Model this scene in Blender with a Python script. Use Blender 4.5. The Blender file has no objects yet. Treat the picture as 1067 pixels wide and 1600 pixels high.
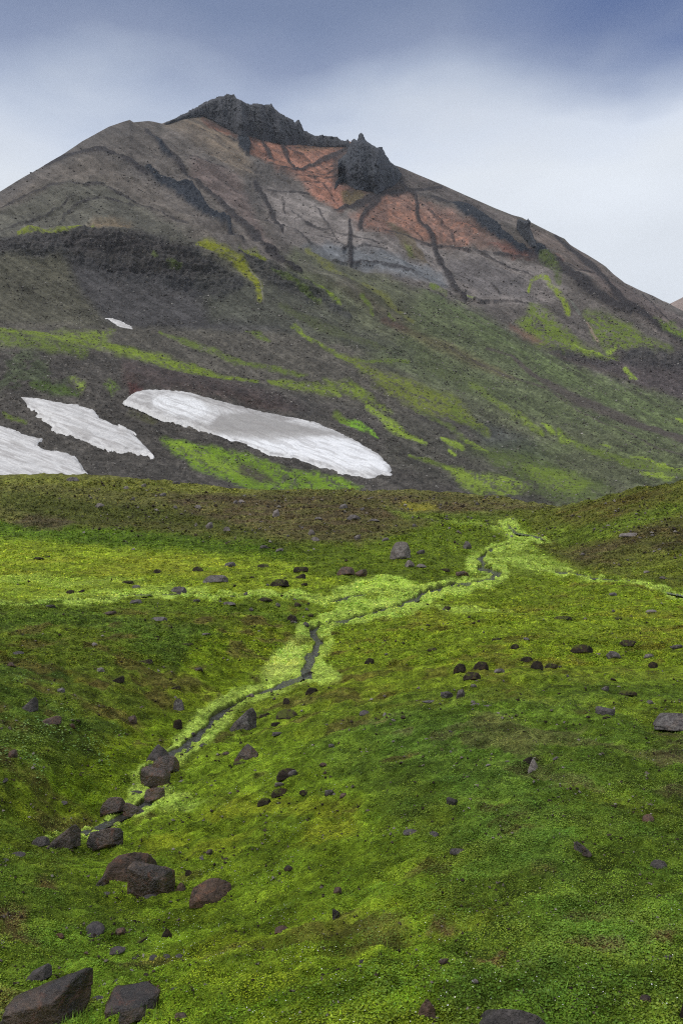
import bpy, bmesh, math, random
import numpy as np
from mathutils import Vector
random.seed(7)
RNG = np.random.default_rng(11)
PI = math.pi
S = bpy.context.scene
COL = S.collection
F = 1244.0            # focal length in layout units (photo 1067 x 1600)
CX, CY = 533.5, 800.0

# ------------------------------------------------------------------ camera
cam_d = bpy.data.cameras.new('camera')
cam = bpy.data.objects.new('camera', cam_d); COL.objects.link(cam)
cam_d.sensor_fit = 'VERTICAL'; cam_d.sensor_height = 36.0
cam_d.lens = F / 1600.0 * 36.0
cam_d.clip_start = 0.1; cam_d.clip_end = 40000
cam.location = (0, 0, 0); cam.rotation_euler = (PI / 2, 0, 0)
S.camera = cam
S.view_settings.view_transform = 'Standard'
S.view_settings.look = 'None'
S.view_settings.exposure = 0.0
S.view_settings.gamma = 1.0
S.cycles.volume_bounces = 0
S.cycles.max_bounces = 4
S.cycles.use_denoising = False
S.cycles.pixel_filter_type = 'BLACKMAN_HARRIS'; S.cycles.filter_width = 1.15

def lin(c):
    c = np.asarray(c, float) / 255.0
    return np.where(c <= 0.04045, c / 12.92, ((c + 0.055) / 1.055) ** 2.4)

# ------------------------------------------------------------------ world : overcast sky
W = bpy.data.worlds.new('World'); S.world = W; W.use_nodes = True
SUN_EL, SUN_AZ = math.radians(48), math.radians(-125)   # azimuth from +Y, clockwise: behind left
def build_world():
    nt = W.node_tree; N = nt.nodes; L = nt.links; N.clear()
    out = N.new('ShaderNodeOutputWorld'); bg = N.new('ShaderNodeBackground')
    bg.inputs['Strength'].default_value = 0.1
    L.new(bg.outputs[0], out.inputs[0])
    sky = N.new('ShaderNodeTexSky'); sky.sky_type = 'NISHITA'; sky.sun_disc = False
    sky.sun_elevation = SUN_EL; sky.sun_rotation = SUN_AZ
    tc = N.new('ShaderNodeTexCoord'); sep = N.new('ShaderNodeSeparateXYZ')
    L.new(tc.outputs['Generated'], sep.inputs[0])
    def math_(op, a, b=None, c=None):
        m = N.new('ShaderNodeMath'); m.operation = op
        for i, v in enumerate((a, b, c)):
            if v is None: continue
            if isinstance(v, (int, float)): m.inputs[i].default_value = v
            else: L.new(v, m.inputs[i])
        return m.outputs[0]
    mp = N.new('ShaderNodeMapping'); mp.inputs['Scale'].default_value = (1.0, 1.0, 2.6)
    mp.inputs['Location'].default_value = (3.1, 0.7, 0.4)
    L.new(tc.outputs['Generated'], mp.inputs[0])
    n1 = N.new('ShaderNodeTexNoise'); n1.inputs['Scale'].default_value = 1.7; n1.inputs['Detail'].default_value = 5; n1.inputs['Roughness'].default_value = .5
    n1.inputs['Distortion'].default_value = .3
    L.new(mp.outputs[0], n1.inputs['Vector'])
    n2 = N.new('ShaderNodeTexNoise'); n2.inputs['Scale'].default_value = 4.5; n2.inputs['Detail'].default_value = 4; n2.inputs['Roughness'].default_value = .45
    L.new(mp.outputs[0], n2.inputs['Vector'])
    na = math_('SUBTRACT', n1.outputs[0], .5); nb = math_('SUBTRACT', n2.outputs[0], .5)
    # warped height of the cloud base
    e = math_('ADD', sep.outputs['Z'], math_('MULTIPLY', na, .2))
    e = math_('ADD', e, math_('MULTIPLY', nb, .09))
    e = math_('ADD', e, math_('MULTIPLY', sep.outputs['X'], -.05))
    r = N.new('ShaderNodeValToRGB'); L.new(e, r.inputs[0])
    els = r.color_ramp.elements
    stops = [(0.0, (224, 229, 236)), (.25, (226, 232, 240)), (.40, (224, 230, 238)), (.44, (211, 219, 232)), (.465, (194, 204, 221)),
             (.49, (168, 180, 203)), (.52, (136, 149, 178)), (.56, (116, 131, 163)), (.61, (110, 125, 158)), (.72, (190, 196, 206)), (.86, (262, 264, 268)), (1.0, (290, 290, 290))]
    els[0].position = stops[0][0]; els[1].position = stops[-1][0]
    for p, c in stops[1:-1]: els.new(p)
    for el, (p, c) in zip(els, stops):
        v = lin(c); el.position = p; el.color = (v[0], v[1], v[2], 1)
    # bluer, darker opening high on the right
    hx = math_('MULTIPLY', math_('SUBTRACT', math_('ADD', sep.outputs['X'], math_('MULTIPLY', na, .25)), .15), 6.0)
    hz = math_('MULTIPLY', math_('SUBTRACT', math_('ADD', sep.outputs['Z'], math_('MULTIPLY', nb, .10)), .43), 12.0)
    hx = math_('MINIMUM', math_('MAXIMUM', hx, 0), 1); hz = math_('MINIMUM', math_('MAXIMUM', hz, 0), 1)
    top = math_('SUBTRACT', 1, math_('MINIMUM', math_('MAXIMUM', math_('MULTIPLY', math_('SUBTRACT', sep.outputs['Z'], .6), 6), 0), 1))
    hole = math_('MULTIPLY', math_('MULTIPLY', math_('MULTIPLY', hx, hz), top), .9)
    m1 = N.new('ShaderNodeMix'); m1.data_type = 'RGBA'; L.new(hole, m1.inputs[0]); L.new(r.outputs[0], m1.inputs[6])
    hv = lin((82, 104, 152)); m1.inputs[7].default_value = (hv[0], hv[1], hv[2], 1)
    sc = N.new('ShaderNodeVectorMath'); sc.operation = 'SCALE'; L.new(math_('ADD', 10.5, math_('ADD', math_('MULTIPLY', nb, 3.0), math_('MULTIPLY', na, 2.4))), sc.inputs['Scale'])
    L.new(m1.outputs[2], sc.inputs[0])
    m2 = N.new('ShaderNodeMix'); m2.data_type = 'RGBA'; m2.inputs[0].default_value = .95
    L.new(sky.outputs[0], m2.inputs[6]); L.new(sc.outputs[0], m2.inputs[7])
    L.new(m2.outputs[2], bg.inputs['Color'])
build_world()

sun_d = bpy.data.lights.new('sun', 'SUN'); sun = bpy.data.objects.new('sun', sun_d); COL.objects.link(sun)
sun_d.energy = 1.5; sun_d.angle = math.radians(22); sun_d.color = (1, .96, .9)
sd = Vector((math.sin(SUN_AZ) * math.cos(SUN_EL), math.cos(SUN_AZ) * math.cos(SUN_EL), math.sin(SUN_EL)))
sun.rotation_euler = (-sd).to_track_quat('-Z', 'Y').to_euler()
GAIN = 1.0   # how brightly a white surface renders; seen colours are divided by this

def alb(c, k=1.0):
    return np.clip(lin(c) / GAIN * k, 0, .9)

# ------------------------------------------------------------------ noise
def _hash(ix, iy, seed):
    h = (ix.astype(np.int64) * 374761393 + iy.astype(np.int64) * 668265263 + seed * 974711) & 0xffffffff
    h = ((h ^ (h >> 13)) * 1274126177) & 0xffffffff
    h = (h ^ (h >> 16)) & 0xffffffff
    return (h / 4294967295.0).astype(np.float32)
def vnoise(x, y, seed=0):
    x = np.asarray(x, np.float64); y = np.asarray(y, np.float64)
    ix = np.floor(x); iy = np.floor(y)
    fx = (x - ix).astype(np.float32); fy = (y - iy).astype(np.float32)
    ux = fx * fx * fx * (fx * (fx * 6 - 15) + 10); uy = fy * fy * fy * (fy * (fy * 6 - 15) + 10)
    a = _hash(ix, iy, seed); b = _hash(ix + 1, iy, seed); c = _hash(ix, iy + 1, seed); d = _hash(ix + 1, iy + 1, seed)
    return (a + (b - a) * ux) * (1 - uy) + (c + (d - c) * ux) * uy
def fbm(x, y, octv=4, seed=0, gain=.5):
    s = 0; a = 1; t = 0
    for o in range(octv):
        s = s + a * vnoise(x * 2.03 ** o + 17.3 * o, y * 2.03 ** o - 9.1 * o, seed + o * 31)
        t += a; a *= gain
    return s / t
def ridged(x, y, octv=4, seed=0, gain=.55):
    s = 0; a = 1; t = 0
    for o in range(octv):
        s = s + a * (1 - np.abs(2 * vnoise(x * 2.07 ** o + 5.3 * o, y * 2.07 ** o + 2.1 * o, seed + o * 17) - 1))
        t += a; a *= gain
    return s / t
def stc(n, k=2.4):
    return np.clip((n - .5) * k + .5, 0, 1)
def sstep(a, b, x):
    t = np.clip((x - a) / (b - a), 0, 1); return t * t * (3 - 2 * t)

# ------------------------------------------------------------------ interpolation of the survey nets
def pchip(xk, Y, xq):
    xk = np.asarray(xk, float); Y = np.asarray(Y, float); xq = np.asarray(xq, float)
    h = np.diff(xk)[:, None]; dl = np.diff(Y, axis=0) / h
    m = np.zeros_like(Y)
    w1 = 2 * h[1:] + h[:-1]; w2 = h[1:] + 2 * h[:-1]
    same = dl[:-1] * dl[1:] > 0
    with np.errstate(divide='ignore', invalid='ignore'):
        hm = (w1 + w2) / (w1 / dl[:-1] + w2 / dl[1:])
    m[1:-1] = np.where(same, hm, 0); m[0] = dl[0]; m[-1] = dl[-1]
    i = np.clip(np.searchsorted(xk, xq) - 1, 0, len(xk) - 2)
    H = (xk[i + 1] - xk[i])[:, None]; t = ((xq - xk[i])[:, None]) / H
    return ((1 + 2 * t) * (1 - t) ** 2) * Y[i] + t * (1 - t) ** 2 * H * m[i] + t * t * (3 - 2 * t) * Y[i + 1] + t * t * (t - 1) * H * m[i + 1]
def smooth_cols(xk, Y, xq):
    # cubic hermite with finite difference slopes (columns)
    xk = np.asarray(xk, float); Y = np.asarray(Y, float)
    m = np.gradient(Y, xk, axis=0)
    i = np.clip(np.searchsorted(xk, xq) - 1, 0, len(xk) - 2)
    H = (xk[i + 1] - xk[i])[:, None]; t = ((xq - xk[i])[:, None]) / H
    return ((1 + 2 * t) * (1 - t) ** 2) * Y[i] + t * (1 - t) ** 2 * H * m[i] + t * t * (3 - 2 * t) * Y[i + 1] + t * t * (t - 1) * H * m[i + 1]

def grid_normals(P):
    du = np.gradient(P, axis=1); dv = np.gradient(P, axis=0)
    n = np.cross(du, dv); l = np.linalg.norm(n, axis=2, keepdims=True) + 1e-9
    n = n / l
    n[n[..., 2] < 0] *= -1
    return n

# ------------------------------------------------------------------ painting on the survey
class Paint:
    def __init__(s, LX, LY, base):
        s.X = LX; s.Y = LY; s.c = np.zeros(LX.shape + (3,), np.float32) + alb(base).astype(np.float32)
        s.wx = np.zeros_like(LX); s.wy = np.zeros_like(LX)
    def mask_poly(s, pts, feather=6, warp=1.0):
        pts = np.asarray(pts, float); pad = feather + 14
        b = (s.X > pts[:, 0].min() - pad) & (s.X < pts[:, 0].max() + pad) & (s.Y > pts[:, 1].min() - pad) & (s.Y < pts[:, 1].max() + pad)
        x = s.X[b] + warp * s.wx[b]; y = s.Y[b] + warp * s.wy[b]
        ins = np.zeros(x.shape, bool); dm = np.full(x.shape, 1e9)
        for (x0, y0), (x1, y1) in zip(pts, np.roll(pts, -1, axis=0)):
            if y0 != y1:
                c = ((y0 > y) != (y1 > y)) & (x < (x1 - x0) * (y - y0) / (y1 - y0) + x0)
                ins ^= c
            dx, dy = x1 - x0, y1 - y0; L2 = dx * dx + dy * dy + 1e-9
            t = np.clip(((x - x0) * dx + (y - y0) * dy) / L2, 0, 1)
            dm = np.minimum(dm, np.hypot(x - x0 - t * dx, y - y0 - t * dy))
        sd = np.where(ins, dm, -dm)
        return b, sstep(-feather, feather, sd), sd
    def mask_line(s, pts, feather=.5, warp=1.0, ky=1.0):
        # pts (x, y, halfwidth)
        pts = np.asarray(pts, float); pad = pts[:, 2].max() * (1 + feather) + 14
        b = (s.X > pts[:, 0].min() - pad) & (s.X < pts[:, 0].max() + pad) & (s.Y > pts[:, 1].min() - pad) & (s.Y < pts[:, 1].max() + pad)
        x = s.X[b] + warp * s.wx[b]; y = s.Y[b] + warp * s.wy[b]
        best = np.full(x.shape, 1e9)
        for (x0, y0, w0), (x1, y1, w1) in zip(pts[:-1], pts[1:]):
            dx, dy = x1 - x0, (y1 - y0) * ky; L2 = dx * dx + dy * dy + 1e-9
            t = np.clip(((x - x0) * dx + (y - y0) * ky * dy) / L2, 0, 1)
            d = np.hypot(x - x0 - t * dx, (y - y0) * ky - t * dy) / (w0 + (w1 - w0) * t)
            best = np.minimum(best, d)
        return b, 1 - sstep(1 - feather, 1 + feather, best), best
    def put(s, b, m, col, a=1.0, mod=None):
        m = m * a
        if mod is not None: m = m * mod[b]
        s.c[b] = s.c[b] * (1 - m[:, None]) + alb(col).astype(np.float32) * m[:, None]
    def poly(s, pts, col, a=1.0, feather=6, warp=1.0, mod=None):
        b, m, _ = s.mask_poly(pts, feather, warp); s.put(b, m, col, a, mod); return b, m
    def line(s, pts, col, a=1.0, feather=.5, warp=.6, ky=1.0, mod=None, w=None):
        if w is not None: pts = [(p[0], p[1], w) for p in pts]
        b, m, _ = s.mask_line(pts, feather, warp, ky); s.put(b, m, col, a, mod); return b, m

# ------------------------------------------------------------------ object helpers
def tag(o, label=None, cat=None, group=None, kind=None):
    if label: o['label'] = label
    if cat: o['category'] = cat
    if group: o['group'] = group
    if kind: o['kind'] = kind
    return o
def mesh_from(name, V, faces, mat, col=None, smooth=True):
    """V (n,3), faces (m,k) int array"""
    me = bpy.data.meshes.new(name)
    V = np.ascontiguousarray(V, np.float32); faces = np.ascontiguousarray(faces, np.int32)
    m, k = faces.shape
    me.vertices.add(len(V)); me.vertices.foreach_set('co', V.ravel())
    me.loops.add(m * k); me.loops.foreach_set('vertex_index', faces.ravel())
    me.polygons.add(m); me.polygons.foreach_set('loop_start', np.arange(0, m * k, k, dtype=np.int32))
    me.polygons.foreach_set('use_smooth', np.full(m, smooth))
    if col is not None:
        at = me.color_attributes.new('Col', 'FLOAT_COLOR', 'POINT')
        c = np.ones((len(V), 4), np.float32); c[:, :3] = col.reshape(-1, 3)
        at.data.foreach_set('color', c.ravel())
    me.update(calc_edges=True); me.validate()
    me.materials.append(mat)
    return me
def link(name, me, parent=None):
    o = bpy.data.objects.new(name, me); COL.objects.link(o)
    if parent: o.parent = parent
    return o
def grid_faces(nr, nc):
    i = np.arange(nr * nc, dtype=np.int32).reshape(nr, nc)
    return np.stack([i[:-1, :-1], i[:-1, 1:], i[1:, 1:], i[1:, :-1]], -1).reshape(-1, 4)

# ------------------------------------------------------------------ materials
def node_mat(name):
    m = bpy.data.materials.new(name); m.use_nodes = True
    nt = m.node_tree; bs = nt.nodes['Principled BSDF']
    return m, nt, bs
class NB:
    def __init__(s, nt): s.nt = nt; s.N = nt.nodes; s.L = nt.links
    def noise(s, scale, detail=6, rough=.6, vec=None, dist=0):
        n = s.N.new('ShaderNodeTexNoise'); n.inputs['Scale'].default_value = scale
        n.inputs['Detail'].default_value = detail; n.inputs['Roughness'].default_value = rough; n.inputs['Distortion'].default_value = dist
        if vec: s.L.new(vec, n.inputs['Vector'])
        return n.outputs[0]
    def voro(s, scale, vec=None, feat='F1'):
        n = s.N.new('ShaderNodeTexVoronoi'); n.feature = feat; n.inputs['Scale'].default_value = scale
        if vec: s.L.new(vec, n.inputs['Vector'])
        return n.outputs[0]
    def m(s, op, a, b=None, clamp=False):
        n = s.N.new('ShaderNodeMath'); n.operation = op; n.use_clamp = clamp
        for i, v in enumerate((a, b)):
            if v is None: continue
            if isinstance(v, (int, float)): n.inputs[i].default_value = v
            else: s.L.new(v, n.inputs[i])
        return n.outputs[0]
    def rng(s, v, a, b, c, d):
        n = s.N.new('ShaderNodeMapRange'); n.inputs[1].default_value = a; n.inputs[2].default_value = b
        n.inputs[3].default_value = c; n.inputs[4].default_value = d; s.L.new(v, n.inputs[0]); return n.outputs[0]
    def mix(s, f, a, b, mode='MIX'):
        n = s.N.new('ShaderNodeMix'); n.data_type = 'RGBA'; n.blend_type = mode
        for i, v in ((0, f), (6, a), (7, b)):
            if isinstance(v, (int, float)): n.inputs[i].default_value = v
            elif isinstance(v, (tuple, list, np.ndarray)): n.inputs[i].default_value = (v[0], v[1], v[2], 1)
            else: s.L.new(v, n.inputs[i])
        return n.outputs[2]
    def scale(s, col, f):
        n = s.N.new('ShaderNodeVectorMath'); n.operation = 'SCALE'; s.L.new(col, n.inputs[0])
        if isinstance(f, (int, float)): n.inputs['Scale'].default_value = f
        else: s.L.new(f, n.inputs['Scale'])
        return n.outputs[0]
    def coord(s, kind='Object'):
        n = s.N.new('ShaderNodeTexCoord'); return n.outputs[kind]
    def attr(s, name='Col'):
        n = s.N.new('ShaderNodeAttribute'); n.attribute_name = name; return n.outputs['Color']
    def bump(s, h, dist, strength=1.0, prev=None):
        n = s.N.new('ShaderNodeBump'); n.inputs['Distance'].default_value = dist; n.inputs['Strength'].default_value = strength
        s.L.new(h, n.inputs['Height'])
        if prev: s.L.new(prev, n.inputs['Normal'])
        return n.outputs[0]

def mat_near():
    m, nt, bs = node_mat('moss_ground'); b = NB(nt); v = b.coord()
    n1 = b.noise(1.6, 8, .7, v); n2 = b.noise(14, 6, .7, v); n3 = b.noise(60, 4, .7, v)
    f = b.m('MULTIPLY', b.rng(n1, .38, .62, .72, 1.28), b.rng(n2, .38, .62, .66, 1.34))
    f = b.m('MULTIPLY', f, b.rng(n3, .38, .62, .7, 1.3))
    f = b.m('MULTIPLY', f, b.rng(b.noise(4.5, 6, .75, v), .38, .62, .55, 1.45))
    c = b.scale(b.attr(), f)
    # small brown and dry flecks, darkened to paint in shade under tussocks
    fl = b.rng(b.noise(4.2, 8, .75, v), .55, .64, 0, .8)
    c = b.mix(fl, c, b.scale(b.mix(.55, b.attr(), (.03, .024, .008)), .7))
    b.L.new(c, bs.inputs['Base Color']); bs.inputs['Roughness'].default_value = .85
    bs.inputs['Specular IOR Level'].default_value = .1
    n = b.bump(n2, .07, 1.0); n = b.bump(n3, .015, .8, n)
    b.L.new(n, bs.inputs['Normal']); return m
def mat_far():
    m, nt, bs = node_mat('scree_slope'); b = NB(nt); v = b.coord()
    n1 = b.noise(.035, 8, .7, v); n2 = b.noise(.35, 8, .75, v); n3 = b.noise(1.5, 4, .7, v)
    f = b.m('MULTIPLY', b.rng(n1, .38, .62, .84, 1.16), b.rng(n2, .38, .62, .72, 1.28))
    f = b.m('MULTIPLY', f, b.rng(n3, .38, .62, .82, 1.18))
    c = b.scale(b.attr(), f)
    sp = b.rng(b.noise(.9, 3, .5, v), .68, .76, 0, .35)
    c = b.mix(sp, c, tuple(alb((150, 145, 138))))
    b.L.new(c, bs.inputs['Base Color']); bs.inputs['Roughness'].default_value = .92
    bs.inputs['Specular IOR Level'].default_value = .2
    n = b.bump(n2, .9, .7); n = b.bump(n3, .4, .7, n)
    b.L.new(n, bs.inputs['Normal']); return m
def mat_crag():
    m, nt, bs = node_mat('dark_crag_rock'); b = NB(nt); v = b.coord()
    mp = nt.nodes.new('ShaderNodeMapping'); mp.inputs['Scale'].default_value = (1, 1, .35); b.L.new(v, mp.inputs[0])
    n1 = b.noise(.06, 8, .7, mp.outputs[0]); n2 = b.noise(.4, 8, .7, mp.outputs[0])
    f = b.m('MULTIPLY', b.rng(n1, .38, .62, .7, 1.3), b.rng(n2, .38, .62, .62, 1.38))
    c = b.scale(b.attr(), f)
    b.L.new(c, bs.inputs['Base Color']); bs.inputs['Roughness'].default_value = .85
    n = b.bump(n2, 3, .8); n = b.bump(n1, 12, .5, n)
    b.L.new(n, bs.inputs['Normal']); return m
def mat_snow():
    m, nt, bs = node_mat('old_snow'); b = NB(nt); v = b.coord()
    n1 = b.noise(.25, 8, .7, v); n2 = b.noise(1.6, 6, .75, v)
    f = b.m('MULTIPLY', b.rng(n1, .38, .62, .9, 1.05), b.rng(n2, .38, .62, .8, 1.1))
    c = b.scale(b.attr(), f)
    b.L.new(c, bs.inputs['Base Color']); bs.inputs['Roughness'].default_value = .7
    n = b.bump(n2, .12, .6); b.L.new(n, bs.inputs['Normal']); return m
def mat_water():
    m, nt, bs = node_mat('stream_water'); b = NB(nt); v = b.coord()
    n1 = b.noise(3, 5, .6, v); n2 = b.noise(16, 5, .6, v)
    c = b.mix(b.rng(n1, .35, .65, 0, 1), tuple(alb((78, 78, 76))), tuple(alb((52, 48, 44))))
    fo = b.rng(b.noise(13, 8, .7, v), .56, .64, 0, .55)
    c = b.mix(fo, c, (.32, .33, .33))
    b.L.new(c, bs.inputs['Base Color']); bs.inputs['Roughness'].default_value = .08
    n = b.bump(n2, .02, .8); n = b.bump(n1, .06, .6, n); b.L.new(n, bs.inputs['Normal']); return m
def mat_rock(name, base, dark, accent, acc=.5, rough=.5, lichen=0, moss=0, spec=.5, scale=1.0):
    """coordinates are metres in the rock's own space (object scale folded in by Mapping is not needed: noise is 3-D generated)"""
    m, nt, bs = node_mat(name); b = NB(nt)
    geo = nt.nodes.new('ShaderNodeNewGeometry'); v = geo.outputs['Position']
    n1 = b.noise(3.2 * scale, 8, .65, v, .4); n2 = b.noise(18 * scale, 8, .7, v); n3 = b.noise(70 * scale, 4, .7, v)
    c = b.mix(b.rng(n1, .42, .58, 0, 1), tuple(alb(base)), tuple(alb(dark)))
    c = b.mix(b.rng(b.noise(5 * scale, 6, .7, v, .8), .53, .62, 0, acc), c, tuple(alb(accent)))
    c = b.scale(c, b.m('MULTIPLY', b.rng(n2, .38, .62, .6, 1.4), b.rng(n3, .38, .62, .7, 1.3)))
    oi = nt.nodes.new('ShaderNodeObjectInfo')
    c = b.scale(c, b.rng(oi.outputs['Random'], 0, 1, .8, 1.25))
    if lichen:
        c = b.mix(b.rng(b.noise(9 * scale, 8, .8, v), .5, .62, 0, lichen), c, tuple(alb((150, 148, 142))))
    if moss:
        sn = nt.nodes.new('ShaderNodeSeparateXYZ'); b.L.new(geo.outputs['Normal'], sn.inputs[0])
        t = b.m('ADD', sn.outputs[2], b.m('MULTIPLY', b.m('SUBTRACT', b.noise(7, 6, .7, v), .5), 2.6))
        c = b.mix(b.rng(t, .62, .85, 0, moss), c, tuple(alb((84, 92, 30))))
    b.L.new(c, bs.inputs['Base Color'])
    b.L.new(b.rng(n2, .3, .7, rough - .12, rough + .2), bs.inputs['Roughness'])
    bs.inputs['Specular IOR Level'].default_value = spec
    n = b.bump(n1, .12 / scale, .8); n = b.bump(n2, .03 / scale, 1, n); n = b.bump(n3, .006 / scale, .8, n)
    b.L.new(n, bs.inputs['Normal']); return m
def mat_leaf():
    m, nt, bs = node_mat('leaf_and_moss'); b = NB(nt)
    b.L.new(b.attr(), bs.inputs['Base Color']); bs.inputs['Roughness'].default_value = .9
    bs.inputs['Specular IOR Level'].default_value = .08
    return m
def mat_plain(name, col, rough=.8):
    m, nt, bs = node_mat(name); b = NB(nt); v = b.coord()
    c = b.scale(b.mix(0.0, tuple(col), tuple(col)), b.rng(b.noise(.01, 8, .7, v), .3, .7, .8, 1.2))
    b.L.new(c, bs.inputs['Base Color']); bs.inputs['Roughness'].default_value = rough; return m
M_NEAR, M_FAR, M_CRAG, M_SNOW, M_WATER, M_LEAF = mat_near(), mat_far(), mat_crag(), mat_snow(), mat_water(), mat_leaf()
M_ROCK = {
 'wet': mat_rock('wet_brown_basalt', (82, 64, 50), (44, 34, 28), (106, 60, 34), .5, .3, spec=.8),
 'brown': mat_rock('brown_basalt', (94, 72, 58), (56, 43, 34), (116, 76, 52), .5, .45),
 'dark': mat_rock('dark_lava_stone', (54, 46, 38), (34, 28, 22), (74, 58, 36), .5, .85, moss=.8, spec=.3),
 'grey': mat_rock('grey_lava_stone', (100, 95, 94), (66, 60, 58), (122, 108, 96), .4, .75, lichen=.3, spec=.3),
 'pale': mat_rock('pale_grey_stone', (128, 120, 116), (88, 80, 76), (140, 125, 115), .4, .8, lichen=.4, spec=.3),
 'slate': mat_rock('dark_grey_slab_stone', (82, 76, 74), (58, 52, 50), (92, 72, 62), .3, .5, spec=.5),
}

# ================================================================== FAR TERRAIN (mountain)
SKY_L = [(-700, 560), (-300, 430), (-100, 350), (0, 300), (30, 281), (60, 264), (96, 243), (130, 220), (170, 198), (190, 191), (203, 187), (209, 191), (232, 189), (240, 190), (253, 193),
         (280, 183), (300, 173), (319, 168), (345, 172), (400, 182), (440, 200), (475, 216), (500, 216), (526, 219), (547, 221), (575, 236), (600, 248), (613, 257), (628, 262), (650, 272), (689, 288),
         (740, 311), (770, 324), (800, 336), (815, 340), (828, 347), (850, 358), (872, 369), (881, 373), (890, 382), (906, 392), (917, 398), (930, 406), (945, 416), (957, 428), (975, 442), (1003, 455), (1020, 462), (1035, 470), (1043, 473), (1055, 480), (1067, 486), (1200, 560), (1500, 650), (1800, 700)]
FAR_COLS = [-700, -250, 0, 130, 250, 380, 500, 620, 740, 860, 960, 1067, 1300, 1800]
FAR_ROWS = {  # (py, depth)
 'toe': [(830, 170)] * 14,
 'foot': [(790, 190), (790, 188), (790, 185), (790, 185), (790, 185), (792, 188), (793, 190), (794, 193), (795, 195), (798, 200), (796, 195), (790, 190), (785, 190), (785, 200)],
 'c': [(720, 260), (705, 256), (700, 255), (700, 255), (706, 255), (716, 260), (730, 260), (736, 265), (741, 270), (746, 280), (746, 285), (740, 290), (730, 300), (730, 330)],
 'd': [(640, 340), (600, 332), (590, 330), (595, 335), (602, 340), (620, 345), (640, 350), (660, 360), (680, 370), (695, 385), (700, 400), (695, 420), (690, 450), (700, 480)],
 'e': [(580, 410), (535, 402), (530, 400), (545, 400), (561, 410), (584, 415), (602, 420), (624, 430), (642, 445), (656, 470), (661, 490), (656, 510), (660, 560), (680, 600)],
 'f': [(560, 560), (510, 560), (501, 560), (507, 560), (513, 560), (515, 570), (531, 570), (560, 570), (590, 575), (610, 590), (616, 610), (616, 640), (640, 700), (670, 720)],
 'g0': [(530, 650), (440, 640), (420, 640), (438, 640), (452, 640), (455, 650), (480, 650), (512, 660), (550, 670), (576, 690), (586, 700), (586, 720), (620, 780), (665, 800)],
 'g': [(510, 700), (400, 680), (372, 672), (357, 670), (368, 680), (389, 690), (430, 710), (470, 730), (510, 750), (541, 770), (546, 780), (547, 790), (600, 840), (660, 860)],
 'h': [(500, 800), (375, 800), (346, 800), (336, 790), (344, 800), (365, 810), (395, 850), (421, 880), (451, 900), (481, 905), (506, 900), (522, 880), (590, 900), (655, 920)],
 'h2': [(540, 860), (360, 880), (322, 880), (285, 930), (288, 970), (300, 1020), (320, 1070), (340, 1080), (370, 1060), (412, 1030), (452, 990), (504, 950), (575, 960), (652, 980)],
 'j': [(560, 980), (420, 980), (300, 990), (220, 1120), (193, 1240), (178, 1380), (216, 1400), (259, 1330), (311, 1270), (362, 1190), (430, 1130), (486, 1060), (560, 1060), (650, 1100)],
}
FAR_ORDER = ['toe', 'foot', 'c', 'd', 'e', 'f', 'g0', 'g', 'h', 'h2', 'j']
_fk = np.array(FAR_COLS, float)
_FPY = np.array([[p[0] for p in FAR_ROWS[r]] for r in FAR_ORDER]).T      # cols x rows
_FLD = np.log(np.array([[p[1] for p in FAR_ROWS[r]] for r in FAR_ORDER])).T
def far_net(pxs, ts):
    """returns base positions (nt, nc, 3), survey coordinates LX, LY.  ts in row units, 0..10 visible, 10..12 back slope"""
    py = smooth_cols(_fk, _FPY, pxs); ld = smooth_cols(_fk, _FLD, pxs)
    sk = np.interp(pxs, [p[0] for p in SKY_L], [p[1] for p in SKY_L])
    py[:, -1] = sk
    py[:, -2] = np.maximum(py[:, -2], sk + 14)
    R = len(FAR_ORDER)
    tv = np.minimum(ts, R - 1)
    PY = pchip(np.arange(R), py.T, tv); LD = pchip(np.arange(R), ld.T, tv)
    D = np.exp(LD); X = (pxs[None, :] - CX) / F * D; Z = (CY - PY) / F * D
    back = ts > R - 1
    if back.any():
        q = (ts[back] - (R - 1))[:, None]
        Dj = np.exp(ld[:, -1])[None, :]; Zj = ((CY - sk) / F)[None, :] * Dj
        add = q * 250
        X[back] = (pxs[None, :] - CX) / F * (Dj + add); D[back] = Dj + add
        Z[back] = Zj - (Zj + 40) * (1 - np.exp(-q * .55)) - q * 20
    P = np.stack([X, D, Z], -1)
    LX = np.broadcast_to(pxs[None, :], PY.shape).copy()
    return P, LX, PY
def row_samples(cuts):
    out = []
    for (a, b, n) in cuts: out.append(np.linspace(a, b, n, endpoint=False))
    out.append(np.array([cuts[-1][1]])); return np.concatenate(out)
def px_samples(lo, hi, step, flo, fhi):
    return np.concatenate([np.linspace(flo, lo, 40, endpoint=False), np.arange(lo, hi, step), np.linspace(hi, fhi, 41)])

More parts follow.
